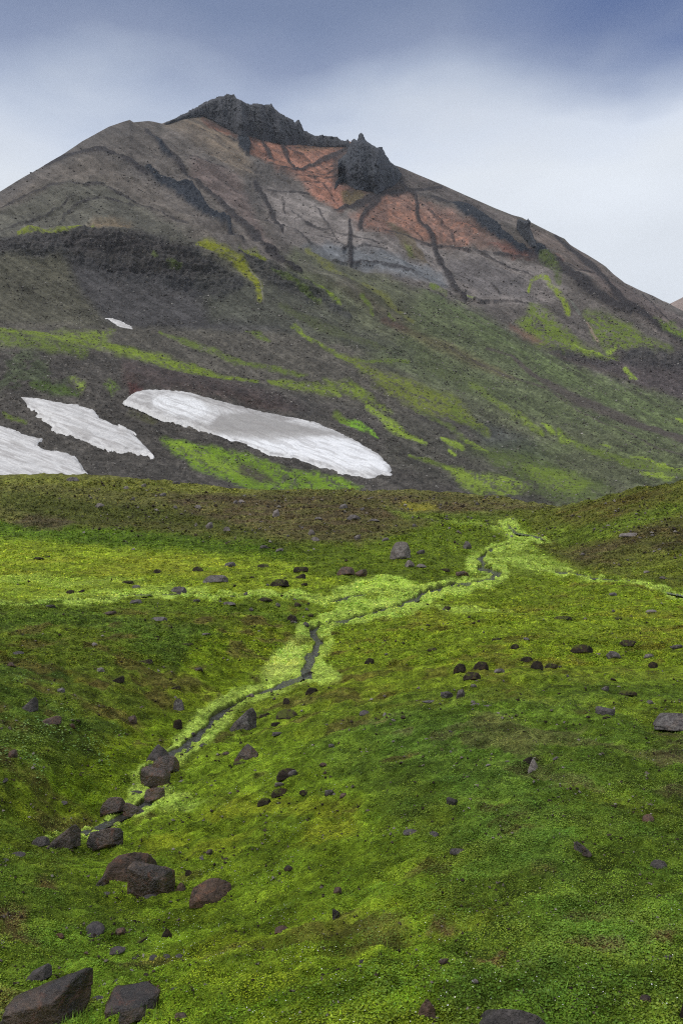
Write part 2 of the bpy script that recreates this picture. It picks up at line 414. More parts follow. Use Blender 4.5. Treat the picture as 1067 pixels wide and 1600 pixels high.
CRAGD = (47, 51, 58)
FINS = [  # dark lava ribs standing out of the slope
 [(226, 262), (250, 279), (276, 291), (290, 289), (300, 294), (312, 310), (324, 326), (335, 338), (350, 343), (357, 352), (363, 365), (345, 356), (320, 341), (290, 320), (262, 302), (240, 286)],
 [(700, 317), (730, 320), (755, 334), (775, 353), (800, 377), (828, 398), (810, 399), (780, 382), (760, 367), (745, 352), (715, 331)],
 [(808, 343), (826, 346), (829, 365), (836, 384), (850, 394), (863, 414), (850, 411), (835, 401), (819, 377), (808, 362)],
 [(372, 211), (383, 215), (391, 228), (389, 240), (382, 247), (374, 236)],
 [(240, 214), (250, 220), (262, 236), (270, 248), (262, 246), (248, 230)],
]
DYKES = [  # (points with half width)
 [(70, 258, 2), (106, 243, 4), (142, 235, 4), (164, 235, 4), (192, 249, 5), (228, 272, 5)],
 [(228, 202, 3), (245, 219, 5), (266, 241, 5), (283, 262, 4), (301, 282, 3), (326, 307, 3), (352, 330, 4), (372, 348, 6), (400, 375, 5), (430, 400, 4), (455, 418, 3), (470, 427, 2)],
 [(358, 362, 2), (370, 372, 5), (379, 378, 2)],
 [(398, 290, 4), (410, 305, 4), (418, 322, 4), (428, 345, 4), (440, 365, 2)],
 [(408, 221, 1.5), (416, 236, 3.5), (427, 254, 1.5)], [(440, 232, 3), (447, 245, 3.5), (457, 266, 2)],
 [(430, 222, 1), (450, 235, 1.4), (468, 243, 1.4), (484, 253, 1.2)], [(452, 235, 1), (470, 232, 1)],
 [(546, 230, 3), (520, 244, 4.5), (500, 254, 4), (482, 264, 3), (470, 269, 3), (455, 270, 2), (438, 267, 1.5)],
 [(482, 264, 1.4), (500, 262, 1.4), (530, 258, 1.2)], [(462, 270, 1), (500, 276, 1.2), (530, 269, 1)], [(461, 280, 1), (490, 281, 1), (530, 276, 1)], [(465, 290, 1.2), (500, 291, 1.5), (542, 290, 1.2)],
 [(476, 268, 1), (495, 285, 1), (520, 310, 1), (530, 330, 1)],
 [(415, 299, 1.5), (440, 302, 2), (482, 303, 1.4)], [(440, 308, 1), (442, 325, 1.2), (446, 336, .8)],
 [(522, 334, 2), (545, 326, 6), (572, 317, 6), (590, 311, 5), (610, 305, 5), (634, 301, 4), (660, 299, 3), (690, 293, 2)],
 [(590, 318, 5), (572, 330, 4), (565, 343, 4), (561, 358, 4), (566, 367, 2)],
 [(619, 274, 2), (628, 289, 3), (636, 301, 3), (648, 311, 3), (652, 322, 3), (651, 335, 3.5), (656, 347, 3.5), (667, 363, 4), (675, 375, 4), (680, 390, 5), (687, 405, 4.5), (700, 427, 5), (712, 448, 5), (725, 465, 4)],
 [(636, 302, 2), (665, 311, 3), (700, 319, 3)],
 [(655, 318, 1.2), (680, 337, 2), (698, 355, 2.2), (708, 376, 2)],
 [(600, 366, 1), (630, 372, 1.3), (660, 382, 1.6), (700, 384, 1.8), (760, 394, 1.6), (830, 404, 1.2)],
 [(640, 360, 1), (660, 376, 1.2)], [(740, 388, 1.6), (770, 404, 1.8), (800, 422, 1.6), (830, 437, 1)],
 [(828, 399, 5), (850, 407, 7), (868, 418, 8), (898, 438, 8), (929, 462, 8), (959, 477, 7), (980, 486, 6)],
 [(868, 368, 3), (885, 386, 4), (898, 396, 4), (924, 416, 6), (939, 431, 5), (954, 452, 5), (974, 474, 6), (1007, 494, 6), (1030, 514, 5), (1067, 538, 4)],
 [(930, 430, 1.5), (945, 450, 1.5)], [(1004, 460, 1.2), (1025, 482, 1.8), (1047, 504, 1.5)], [(862, 406, 1.2), (900, 424, 1.4), (926, 428, 1.2)],
 [(545, 352, 2), (546, 372, 3.5), (547, 390, 4), (549, 412, 3)], [(536, 392, 3), (548, 388, 4)],
 [(412, 348, 1), (450, 358, 1.3), (480, 367, 1.3), (540, 387, 1.2), (600, 392, 1)], [(470, 345, 1), (500, 358, 1.2), (560, 376, 1.3), (600, 384, 1)],
 [(492, 325, 1), (505, 345, 1.2), (530, 383, 1.2)], [(440, 355, 1.6), (470, 370, 1.6), (485, 385, 1.2)], [(455, 330, .8), (480, 350, 1), (520, 372, .8)],
 [(520, 405, 1), (580, 410, 1.5), (640, 425, 1.5), (670, 440, 1.2)], [(766, 440, 1), (780, 455, 1)], [(740, 465, 1.2), (775, 470, 1.5), (830, 478, 1)],
 [(0, 327, 1), (50, 304, 1.6), (111, 291, 2.2), (157, 291, 2.4), (187, 304, 2), (220, 324, 1.8), (270, 346, 1.2), (300, 356, 1)],
 [(91, 347, 1), (104, 334, 1.8), (116, 327, 1.8), (152, 313, 1.6), (177, 314, 1.2), (215, 328, 1)],
 [(0, 362, 1), (50, 345, 1), (100, 322, 1), (140, 312, .8)],
 [(1030, 500, 1), (1067, 530, 1)], [(290, 245, 1.4), (310, 250, 1.6), (340, 262, 1.4), (352, 268, 1)], [(330, 150 + 50, 1), (345, 212, 1.2), (375, 222, 1)],
 [(300, 196, 1), (330, 210, 1.2), (345, 220, 1)], [(420, 262, 2), (436, 282, 2), (452, 290, 1.5)],
 [(797, 556, 2), (822, 577, 3), (840, 590, 4), (865, 606, 6), (900, 625, 8), (960, 648, 8), (1010, 668, 6), (1067, 686, 5)],
 [(860, 553, 2), (908, 569, 2), (940, 580, 2), (974, 592, 2.5), (1010, 606, 2), (1067, 624, 2)],
 [(760, 545, 2), (797, 556, 2)], [(700, 545, 1), (760, 575, 1.5), (800, 592, 1.5), (850, 606, 1.4), (900, 640, 1.4), (1000, 690, 1.2), (1067, 715, 1.4)],
]
GREY_DYKES = 3   # the last ones (lower slope) are only stony strips
def far_masks(PA, P):
    X, Y = PA.X, PA.Y
    rough = np.zeros(X.shape, np.float32)   # craggy rock
    lift = np.zeros(X.shape, np.float32)
    def add(b, m, r, l=0):
        rough[b] = np.maximum(rough[b], m * r); lift[b] = np.maximum(lift[b], m * l)
    for f_ in FINS:
        b, m, _ = PA.mask_poly(f_, 2.0, .7); add(b, m, 1.0, 9)
    for k, d in enumerate(DYKES):
        b, m, _ = PA.mask_line(d, .45, .7)
        low = k >= len(DYKES) - 5
        wmax = max(p[2] for p in d)
        add(b, m, .25 if low else .5, 0 if low else min(4.0, wmax * .7))
    for pts, r in CLIFFS:
        b, m, _ = PA.mask_poly(pts, 9, 1.6); add(b, m, r)
    return rough, lift
CLIFFS = [
 ([(-200, 400), (0, 374), (40, 364), (100, 358), (150, 357), (200, 362), (260, 372), (300, 385), (330, 400), (350, 420), (390, 450), (350, 470), (300, 470), (260, 450), (200, 440), (140, 420), (90, 402), (0, 402), (-200, 430)], 1.0),
 ([(375, 388), (400, 392), (430, 410), (455, 425), (470, 440), (520, 470), (552, 488), (545, 495), (500, 480), (460, 470), (440, 462), (415, 450), (395, 425), (375, 405)], .9),
 ([(858, 545), (880, 540), (905, 546), (935, 548), (963, 565), (966, 575), (930, 572), (900, 566), (870, 560)], .8),
 ([(966, 552), (1000, 543), (1030, 543), (1067, 552), (1200, 570), (1200, 600), (1067, 578), (1030, 578), (1000, 576), (975, 572)], 1.0),
 ([(375, 262), (400, 258), (425, 258), (442, 268), (456, 286), (445, 296), (425, 290), (405, 298), (415, 318), (405, 332), (390, 318), (380, 300), (386, 280)], .6),
 ([(585, 488), (600, 490), (628, 512), (615, 512)], .6), ([(510, 470), (530, 480), (553, 494), (540, 496), (515, 482)], .7),
 ([(605, 538), (640, 545), (690, 570), (730, 605), (700, 600), (650, 570), (615, 555)], .45),
 ([(185, 562), (230, 572), (300, 590), (360, 600), (420, 612), (500, 640), (480, 650), (400, 622), (300, 607), (230, 604), (205, 590)], .5),
 ([(80, 232), (130, 216), (170, 195), (206, 186), (215, 200), (190, 215), (150, 225), (100, 245), (40, 285), (0, 310), (0, 298), (40, 272)], .45),
 ([(640, 655), (700, 640), (760, 655), (790, 690), (740, 690), (690, 672)], .35),
 ([(150, 240), (185, 245), (230, 270), (250, 290), (225, 285), (190, 268), (160, 252)], .45),
]
SNOWS = {
 'big': [(195, 626), (204, 618), (214, 612), (228, 609), (262, 609), (270, 610), (295, 612), (312, 617), (350, 628), (400, 641), (450, 651), (490, 659), (530, 676), (560, 691), (590, 709), (608, 727), (612, 734), (609, 738), (613, 741), (610, 746), (597, 742), (581, 749), (563, 745), (545, 740), (531, 739), (518, 733), (500, 730), (487, 724), (472, 722), (462, 716), (440, 714), (420, 711), (403, 703), (385, 696), (368, 690), (350, 685), (325, 673), (308, 665), (285, 660), (262, 654), (240, 645), (220, 635)],
 'second': [(29, 620), (45, 620), (70, 623), (100, 630), (120, 632), (148, 641), (153, 651), (170, 660), (188, 668), (186, 663), (205, 672), (214, 679), (206, 676), (219, 689), (240, 711), (222, 706), (200, 704), (172, 701), (140, 691), (118, 683), (98, 675), (82, 667), (86, 664), (70, 657), (77, 656), (58, 648), (62, 646), (45, 636)],
 'third': [(-400, 660), (-100, 655), (0, 664), (20, 671), (40, 680), (66, 685), (60, 692), (58, 697), (70, 703), (85, 704), (104, 707), (113, 712), (117, 712), (124, 722), (132, 734), (142, 746), (150, 770), (-400, 770)],
 'small': [(166, 498), (176, 497), (190, 501), (203, 508), (213, 516), (200, 515), (186, 512), (175, 505)],
}
def far_detail(P, LX, LY, PA):
    """adds relief along the normal; returns P, rough mask"""
    x, y, z = P[..., 0], P[..., 1], P[..., 2]
    D = y
    rough, lift = far_masks(PA, P)
    snow = np.zeros(LX.shape, np.float32)
    for k, pts in SNOWS.items():
        b, m, _ = PA.mask_poly(pts, 4, 0); snow[b] = np.maximum(snow[b], m)
    n = grid_normals(P)
    vis = sstep(120, 260, D)
    # broad undulation and downslope flutes
    u = (LX * .5 - LY * .87); al = (LX * .87 + LY * .5)
    flute = ridged(u / 34, al / 260, 3, 5) - .5
    big = fbm(x / 70, (y + z) / 70, 5, 3) - .5
    med = fbm(x / 12, (y + z) / 14, 5, 9) - .5
    fine = fbm(x / 2.6, (y + z * 1.3) / 2.6, 4, 23) - .5
    up = sstep(520, 420, LY)
    disp = big * (4 + 12 * up) + flute * (1.2 + 7 * up) + med * (1.3 + 1.2 * up) + fine * (.9 + .1 * up)
    # craggy relief : vertical ribs broken by ledges
    rib = ridged(x / 11, z / 34, 4, 41) - .55
    ledge = ridged(x / 60, z / 9, 3, 57) - .5
    blk = ridged(x / 5, (z + y) / 6, 4, 71) - .5
    k = .45 + .55 * sstep(300, 700, D)
    disp = disp * (1 - .5 * rough) + rough * k * (rib * 4.5 + ledge * 6.5 + blk * 5) + lift * (.25 + .5 * fbm(x / 9, z / 9, 3, 77))
    disp = disp * (1 - snow * .93)
    # keep the skyline close to its survey
    edge = sstep(0, 45, LY - np.interp(LX, [p[0] for p in SKY_L], [p[1] for p in SKY_L]))
    disp = disp * (.1 + .9 * edge) * vis
    return P + n * disp[..., None], rough, snow

def warp_fields(PA, amp=5, sc=14):
    PA.wx = (fbm(PA.X / sc, PA.Y / sc, 4, 101) - .5) * 2 * amp
    PA.wy = (fbm(PA.X / sc, PA.Y / sc, 4, 202) - .5) * 2 * amp

def paint_far(PA, P, rough):
    X, Y = PA.X, PA.Y
    u = (X * .5 - Y * .87); al = (X * .87 + Y * .5)
    streak = fbm(u / 4.5, al / 70, 4, 301)              # fine streaks running down right
    sbr = sstep(.42, .62, streak)
    patchy = fbm(X / 22, Y / 14, 4, 311)
    q = PA.poly
    # --- base tones of the upper mountain
    q([(-300, 250), (205, 180), (430, 160), (640, 250), (1067, 470), (1300, 560), (1200, 600), (900, 560), (700, 480), (480, 400), (300, 390), (-300, 400)], (92, 86, 81), 1, 14)
    q([(-300, 380), (-100, 350), (0, 330), (60, 300), (110, 285), (160, 285), (200, 305), (260, 340), (330, 380), (380, 392), (300, 390), (150, 362), (-300, 420)], (88, 86, 77), 1, 12)
    q([(0, 320), (96, 262), (150, 245), (190, 262), (240, 300), (300, 350), (350, 385), (280, 365), (220, 325), (170, 292), (110, 290), (50, 305), (0, 330)], (98, 91, 84), .8, 8)
    q([(120, 352), (150, 343), (190, 345), (210, 356), (170, 356)], (120, 102, 78), .6, 5)
    q([(262, 196), (300, 182), (322, 178), (350, 200), (372, 225), (392, 262), (400, 280), (375, 275), (340, 245), (300, 215)], (124, 110, 94), .9, 7, mod=.5 + .5 * sbr)
    q([(300, 250), (370, 275), (390, 310), (400, 350), (430, 400), (380, 360), (330, 310), (300, 280)], (100, 86, 82), .7, 8)
    # grey lilac talus
    q([(405, 300), (440, 285), (470, 297), (530, 338), (600, 366), (700, 385), (800, 400), (870, 425), (880, 460), (840, 485), (760, 472), (700, 452), (620, 424), (560, 412), (500, 398), (440, 372), (418, 340)], (117, 110, 106), 1, 12)
    q([(470, 385), (540, 386), (620, 400), (690, 425), (705, 450), (640, 432), (560, 415), (500, 400)], (102, 106, 110), .8, 7)
    q([(700, 400), (760, 410), (820, 440), (830, 470), (760, 455), (710, 430)], (92, 88, 88), .7, 8)
    q([(350, 320), (372, 335), (400, 372), (440, 410), (470, 430), (440, 420), (395, 385), (360, 350)], (122, 114, 108), .6, 6)
    # red rocks
    RED = (140, 99, 82)
    q([(312, 181), (332, 189), (360, 205), (372, 214), (355, 212), (330, 202)], RED, .95, 3)
    q([(372, 212), (410, 219), (450, 226), (500, 228), (548, 225), (535, 248), (528, 265), (530, 287), (560, 300), (575, 305), (545, 322), (528, 334), (508, 318), (480, 296), (455, 278), (430, 262), (405, 246), (388, 225)], RED, .92, 9)
    q([(395, 217), (425, 222), (458, 234), (450, 262), (425, 258), (405, 240)], (152, 108, 88), .5, 4, mod=sbr)
    q([(470, 290), (530, 284), (575, 300), (560, 305), (535, 325), (520, 322), (495, 305)], (160, 112, 96), .6, 4, mod=.4 + .6 * sbr)
    q([(548, 344), (575, 320), (605, 308), (640, 306), (662, 322), (700, 330), (740, 350), (752, 372), (735, 384), (680, 382), (630, 374), (590, 366), (560, 360)], (128, 98, 86), .85, 11)
    q([(600, 335), (625, 327), (650, 335), (670, 362), (680, 378), (640, 372), (610, 352)], (138, 102, 86), .6, 8)
    q([(700, 340), (750, 348), (800, 376), (845, 402), (800, 398), (750, 388)], (104, 84, 76), .8, 7)
    q([(760, 385), (830, 397), (880, 412), (868, 408), (800, 402)], (125, 84, 74), .6, 3)
    for pl in ([(372, 205), (548, 222), (530, 290), (575, 305), (528, 334), (455, 280), (400, 250)], [(548, 344), (605, 308), (662, 318), (752, 360), (735, 384), (590, 366)]):
        q(pl, (98, 78, 72), .6, 5, 1.5, mod=sstep(.5, .62, fbm(u / 3.2, al / 16, 4, 381))); q(pl, (160, 114, 94), .5, 5, 1.5, mod=sstep(.56, .68, fbm(X / 7, Y / 5, 4, 391)))
    q([(460, 228), (545, 224), (530, 232), (470, 240)], (140, 110, 84), .5, 3)
    q([(532, 303), (548, 300), (572, 308), (560, 318), (540, 322)], (92, 84, 62), .9, 3)
    q([(603, 345), (618, 352), (640, 372), (668, 405), (672, 415), (645, 405), (622, 385)], (96, 86, 70), .9, 3)
    q([(628, 385), (640, 388), (650, 405), (640, 402)], (96, 104, 50), .7, 3)
    q([(560, 300), (600, 290), (640, 296), (600, 312)], (98, 82, 72), .9, 5)
    q([(620, 262), (700, 292), (760, 322), (800, 345), (760, 345), (700, 318), (650, 300), (628, 280)], (84, 77, 74), .8, 6)
    # right shoulder
    q([(800, 340), (880, 375), (930, 408), (990, 460), (940, 450), (880, 410), (840, 380)], (104, 92, 85), .8, 8)
    q([(900, 410), (1000, 460), (1067, 500), (1067, 540), (990, 490), (930, 450)], (96, 85, 82), .7, 8)
    # --- lower slopes
    q([(460, 388), (520, 405), (600, 432), (700, 478), (800, 530), (900, 575), (1000, 610), (1300, 690), (1300, 800), (860, 800), (700, 700), (560, 600), (500, 520), (440, 430)], (88, 90, 70), 1, 10)
    q([(660, 455), (740, 480), (850, 550), (950, 590), (1100, 645), (1100, 690), (960, 640), (850, 590), (750, 530)], (86, 98, 60), .8, 14, mod=.4 + .6 * sbr)
    q([(760, 600), (900, 640), (1067, 700), (1067, 740), (950, 720), (850, 690), (760, 640)], (90, 96, 66), .7, 12, mod=.4 + .6 * sbr)
    q([(540, 440), (640, 500), (740, 560), (800, 590), (700, 560), (600, 500), (520, 450)], (86, 80, 66), .8, 10)
    q([(470, 400), (545, 430), (560, 470), (500, 440), (460, 415)], (92, 88, 80), .6, 8)
    PA.line([(600, 500, 5), (650, 525, 8), (700, 545, 9), (750, 570, 7), (800, 592, 4)], (92, 72, 60), .8, .7)
    # cliff hill and its talus
    q([(-300, 405), (0, 398), (100, 402), (135, 430), (150, 480), (160, 505), (120, 512), (-300, 520)], (82, 80, 68), 1, 10)
    q([(100, 400), (200, 420), (350, 450), (450, 470), (520, 500), (450, 520), (330, 516), (210, 517), (165, 500), (130, 460)], (70, 68, 68), 1, 10)
    q([(300, 440), (430, 450), (520, 480), (600, 530), (640, 560), (540, 545), (430, 512), (330, 500)], (76, 77, 66), .8, 12)
    # bench
    q([(-300, 500), (0, 500), (240, 514), (420, 520), (560, 545), (640, 580), (700, 640), (760, 700), (700, 700), (560, 640), (400, 600), (240, 560), (0, 560), (-300, 560)], (84, 80, 72), 1, 8)
    # slope above and around the snow
    q([(-300, 545), (0, 545), (150, 552), (260, 572), (400, 598), (560, 640), (700, 710), (800, 770), (820, 800), (-300, 800)], (76, 72, 67), 1, 8)
    q([(190, 565), (300, 588), (420, 612), (480, 640), (420, 640), (330, 618), (240, 605), (195, 600)], (74, 60, 56), .8, 8)
    q([(200, 600), (225, 603), (222, 612), (205, 614)], (86, 50, 48), .7, 3)
    q([(-100, 545), (50, 550), (110, 590), (100, 620), (40, 615), (-100, 610)], (62, 72, 46), .7, 12, mod=sstep(.4, .6, patchy))
    q([(600, 640), (760, 690), (900, 770), (850, 795), (700, 760), (600, 720)], (76, 74, 66), .8, 12)
    q([(720, 640), (830, 690), (870, 730), (760, 700)], (74, 76, 74), .7, 10)
    q([(850, 545), (960, 560), (1067, 570), (1300, 600), (1300, 660), (1067, 625), (980, 596), (900, 572)], (74, 66, 66), .9, 6)
    q([(1000, 720), (900, 700), (850, 720), (900, 750), (960, 765), (1010, 750)], (82, 76, 70), .7, 9)
    q([(560, 560), (620, 540), (660, 455), (760, 500), (900, 585), (1100, 650), (1100, 710), (1000, 700), (850, 655), (700, 610)], (86, 98, 60), .45, 16)
    q([(880, 690), (1000, 700), (1100, 730), (1100, 770), (900, 760), (760, 720), (700, 700)], (86, 100, 54), .4, 14)
    # fine streaking of every scree slope
    vr = (.82 + .36 * streak) * (.86 + .28 * patchy)
    spk = fbm(X / 2.4, Y / 1.7, 3, 351); spk2 = fbm(X / 8, Y / 4, 3, 352)
    vr = (.84 + .32 * stc(streak)) * (.86 + .28 * stc(patchy))
    low = sstep(430, 560, Y); long_ = fbm(u / 2.0, al / 120, 3, 355)
    PA.c *= (vr * (1 + (.16 + .34 * low) * (stc(spk) - .5)) * (1 + (.2 + .16 * low) * (stc(spk2) - .5)) * (1 + .3 * (stc(long_) - .5)))[..., None]
    # dark debris hanging below the crags
    for pts, a_ in (([(300, 175), (350, 190), (395, 213), (450, 226), (545, 228), (548, 236), (500, 233), (440, 231), (400, 224), (365, 213), (330, 196)], .75),
                    ([(522, 245), (545, 225), (600, 232), (635, 268), (640, 292), (620, 304), (590, 312), (560, 306), (530, 296), (515, 300), (520, 275)], .8)):
        q(pts, (68, 62, 61), a_, 5, 1.6)
    # --- dark rock
    for pts, r in CLIFFS:
        b, m, _ = PA.mask_poly(pts, 8, 1.6)
        PA.put(b, m * (.55 + .75 * (spk2 - .1)[b]), (68, 67, 68), min(1, r * .85))
    cl = fbm(X / 9, Y / 5, 4, 331)
    for k, d in enumerate(DYKES):
        low = k >= len(DYKES) - 5
        brk = np.clip(.55 + 1.0 * sstep(.35, .6, cl), 0, 1)
        wm = max(p[2] for p in d)
        PA.line(d, (80, 73, 68) if low else (52, 49, 51), .92 if wm > 2.6 else .78, .45, .35, mod=brk if wm < 3.2 else None)
    for f_ in FINS: q(f_, CRAGD, 1, 2, .7)
    q([(95, 365), (200, 360), (280, 380), (330, 420), (300, 440), (200, 430), (110, 400)], (56, 50, 50), .35, 10)
    # --- mosses
    B1, B2, B3 = (114, 132, 40), (96, 112, 42), (132, 154, 50)
    st = np.clip(.2 + .6 * sstep(.38, .6, fbm(u / 5, al / 24, 4, 361)) + .7 * sstep(.45, .62, fbm(X / 3.6, Y / 2.4, 4, 371)), 0, 1)
    def ml(pts, col, a=.9, fe=.8): PA.line(pts, col, a, fe * .75, .8, mod=(.18 + .82 * st))
    def mp(pts, col, a=.85, fe=6): q(pts, col, a, fe, 1.3, mod=st)
    ml([(-60, 512, 5), (0, 516, 5), (40, 519, 6), (90, 530, 6), (150, 540, 8), (180, 545, 8), (240, 560, 9), (300, 576, 7), (345, 588, 4), (400, 594, 3)], B1, 1)
    ml([(-60, 525, 7), (0, 530, 9), (60, 540, 10), (130, 553, 8)], B2, .9)
    mp([(85, 517), (120, 517), (178, 518), (176, 528), (160, 536), (110, 530)], B1)
    ml([(250, 521, 2), (290, 535, 5), (335, 550, 6), (352, 561, 4), (423, 577, 4), (480, 585, 2)], B2, .9)
    ml([(385, 516, 2), (405, 523, 5), (422, 534, 2)], B2)
    ml([(458, 512, 3), (470, 520, 3.5), (490, 533, 3), (515, 547, 3), (545, 562, 3), (575, 585, 4)], B1, .9)
    ml([(560, 564, 2), (610, 562, 3), (640, 563, 1.5)], B2)
    mp([(535, 556), (570, 570), (600, 582), (650, 597), (700, 615), (735, 640), (765, 682), (740, 670), (700, 652), (650, 640), (620, 622), (585, 600)], (108, 118, 42), .95, 7)
    mp([(700, 620), (730, 650), (764, 683), (740, 674), (700, 650)], B2, .8)
    ml([(420, 594, 3), (445, 598, 7), (480, 604, 8), (520, 611, 7), (530, 618, 3)], B1)
    mp([(505, 594), (545, 598), (580, 612), (612, 645), (590, 640), (560, 625), (530, 610)], B1, .9, 5)
    ml([(575, 636, 4), (600, 655, 6), (630, 678, 7), (662, 696, 3)], B3)
    ml([(535, 655, 3), (560, 664, 6), (580, 674, 4), (590, 684, 1)], (126, 172, 46), 1)
    ml([(525, 647, 5), (545, 660, 3)], B2)
    ml([(690, 686, 3), (708, 696, 7), (722, 704, 5)], B3); ml([(702, 708, 2), (711, 714, 3)], B3); ml([(728, 690, 2), (745, 700, 5), (760, 709, 2)], B3)
    ml([(735, 600, 3), (760, 617, 4), (790, 640, 5), (815, 652, 5), (845, 677, 4)], B1); ml([(650, 640, 3), (700, 668, 4), (740, 700, 4)], B2, .7)
    ml([(640, 712, 2), (670, 722, 4), (700, 735, 4), (725, 740, 3)], B2)
    ml([(845, 662, 2), (860, 672, 4), (866, 677, 2)], B3); ml([(870, 672, 2), (880, 685, 6), (905, 697, 5), (930, 706, 6), (970, 718, 5), (1067, 742, 8)], B2, .95); ml([(872, 676, 1), (880, 686, 4), (895, 693, 2)], B3)
    ml([(935, 693, 1), (952, 699, 1.6)], B3); ml([(985, 712, 1.5), (1010, 718, 2), (1067, 738, 3)], B3, .9); ml([(1000, 742, 3), (1030, 747, 5), (1050, 752, 3)], B3); ml([(1055, 653, 1.5), (1067, 657, 3), (1090, 662, 3)], B3)
    mp([(252, 684), (290, 690), (330, 698), (385, 712), (450, 730), (520, 744), (565, 762), (540, 775), (420, 775), (350, 752), (300, 726), (262, 700)], (112, 142, 36), 1, 6)
    mp([(262, 688), (300, 698), (350, 720), (400, 745), (380, 750), (320, 725), (280, 705)], B3, .6, 5)
    q([(370, 722), (405, 732), (430, 755), (400, 755), (375, 740)], (76, 68, 58), .8, 6)
    mp([(695, 736), (740, 738), (790, 750), (830, 768), (800, 778), (740, 775)], B3, .9)
    mp([(812, 735), (850, 733), (880, 742), (925, 762), (900, 778), (860, 772), (835, 752)], B3, 1)
    mp([(740, 705), (800, 705), (850, 722), (900, 745), (960, 770), (900, 800), (850, 785), (790, 745)], (88, 104, 44), .7, 10)
    mp([(805, 500), (830, 478), (850, 482), (870, 500), (900, 530), (962, 562), (930, 556), (880, 550), (840, 540)], (100, 116, 40), 1, 8)
    mp([(912, 488), (950, 492), (985, 510), (1020, 530), (1050, 548), (1000, 545), (950, 547), (928, 530), (918, 505)], (96, 112, 38), 1, 7)
    mp([(1020, 498), (1050, 505), (1100, 535), (1100, 550), (1050, 528)], (96, 116, 36), 1, 6)
    ml([(828, 455, 2), (829, 442, 3), (838, 437, 3), (852, 441, 3), (866, 455, 4), (880, 472, 4), (888, 490, 3)], (124, 140, 40), 1)
    ml([(845, 404, 5), (858, 412, 6), (868, 428, 6), (872, 446, 3)], (82, 92, 50), .9)
    ml([(895, 538, 1), (925, 548, 1.5), (945, 556, 1.5), (965, 566, 1.5)], B3); ml([(978, 578, 3), (985, 588, 4), (993, 594, 2)], B3); ml([(952, 550, 4), (962, 545, 3)], B3)
    ml([(30, 364, 2), (60, 360, 3), (85, 360, 5), (105, 354, 4), (145, 353, 2.5)], (112, 122, 40), .95)
    ml([(308, 380, 3), (330, 383, 6), (350, 392, 9), (372, 405, 8), (380, 420, 7), (393, 437, 6), (404, 455, 5), (408, 472, 4)], (120, 124, 36), 1)
    ml([(378, 386, 3), (395, 390, 4), (413, 403, 4)], (112, 120, 36)); ml([(240, 396, 3), (245, 402, 3)], B2, .5); ml([(265, 412, 5), (280, 418, 5)], B2, .5)
    ml([(425, 425, 4), (455, 445, 5), (480, 462, 4), (500, 475, 3)], (84, 98, 46), .8)
    ml([(478, 390, 2), (510, 408, 4), (545, 430, 4), (580, 450, 5), (620, 480, 4), (645, 500, 2)], (104, 106, 54), .9); ml([(498, 452, 2), (515, 464, 3), (530, 475, 2)], B1)
    ml([(565, 468, 3), (575, 480, 3), (582, 490, 2)], B2); ml([(608, 490, 2), (615, 498, 3)], B2); ml([(672, 445, 2), (685, 452, 4), (698, 458, 2)], B2)
    ml([(732, 458, 2), (740, 462, 3)], B3); ml([(470, 440, 2), (500, 455, 3)], B2, .5)
    ml([(440, 485, 5), (500, 510, 8), (560, 530, 6), (600, 545, 3)], (82, 88, 56), .7); ml([(660, 560, 10), (700, 585, 12), (760, 610, 14)], (84, 94, 54), .6)
    mp([(108, 595), (118, 592), (134, 604), (126, 611)], B3); mp([(163, 602), (172, 597), (186, 605), (175, 614)], (104, 132, 34)); ml([(55, 605, 7), (95, 612, 7), (120, 615, 4)], (72, 92, 34), .8)
    ml([(5, 644, 2), (20, 650, 4), (40, 657, 3)], B2); ml([(240, 650, 6), (230, 645, 4)], (84, 86, 44), .5); ml([(205, 640, 6), (240, 655, 6)], (78, 78, 48), .6)
    # rill in the gully, pale gully on the right
    PA.line([(388, 420, .8), (395, 433, .9), (405, 445, .9), (409, 462, .9), (412, 478, .8)], (120, 116, 108), .8, .5, .3)
    PA.line([(888, 470, 1), (905, 490, 2)], (112, 114, 104), .7); PA.line([(915, 505, 1.5), (925, 520, 2), (934, 535, 1.5)], (138, 120, 106), .8)
    q([(797, 505), (830, 520), (850, 535), (830, 535), (800, 515)], (112, 86, 72), .7, 5)

# evaluate the mountain grid
pxs = px_samples(-40, 1110, 1.3, -700, 1800)
ts = row_samples([(0, 1, 16), (1, 2, 60), (2, 3, 100), (3, 4, 62), (4, 5, 70), (5, 6, 95), (6, 7, 100), (7, 8, 62), (8, 9, 95), (9, 10, 135), (10, 13, 20)])
P0, LX, LY = far_net(pxs, ts)
PA = Paint(LX, LY, (84, 82, 72)); warp_fields(PA, 5, 16)
PF, ROUGH, SNOWM = far_detail(P0, LX, LY, PA)
paint_far(PA, PF, ROUGH)
me = mesh_from('mountain', PF.reshape(-1, 3), grid_faces(*LX.shape), M_FAR, PA.c)
mountain = tag(link('mountain', me), kind='structure')
FARG = dict(P=PF, pxs=pxs, c=PA.c, LY=LY)

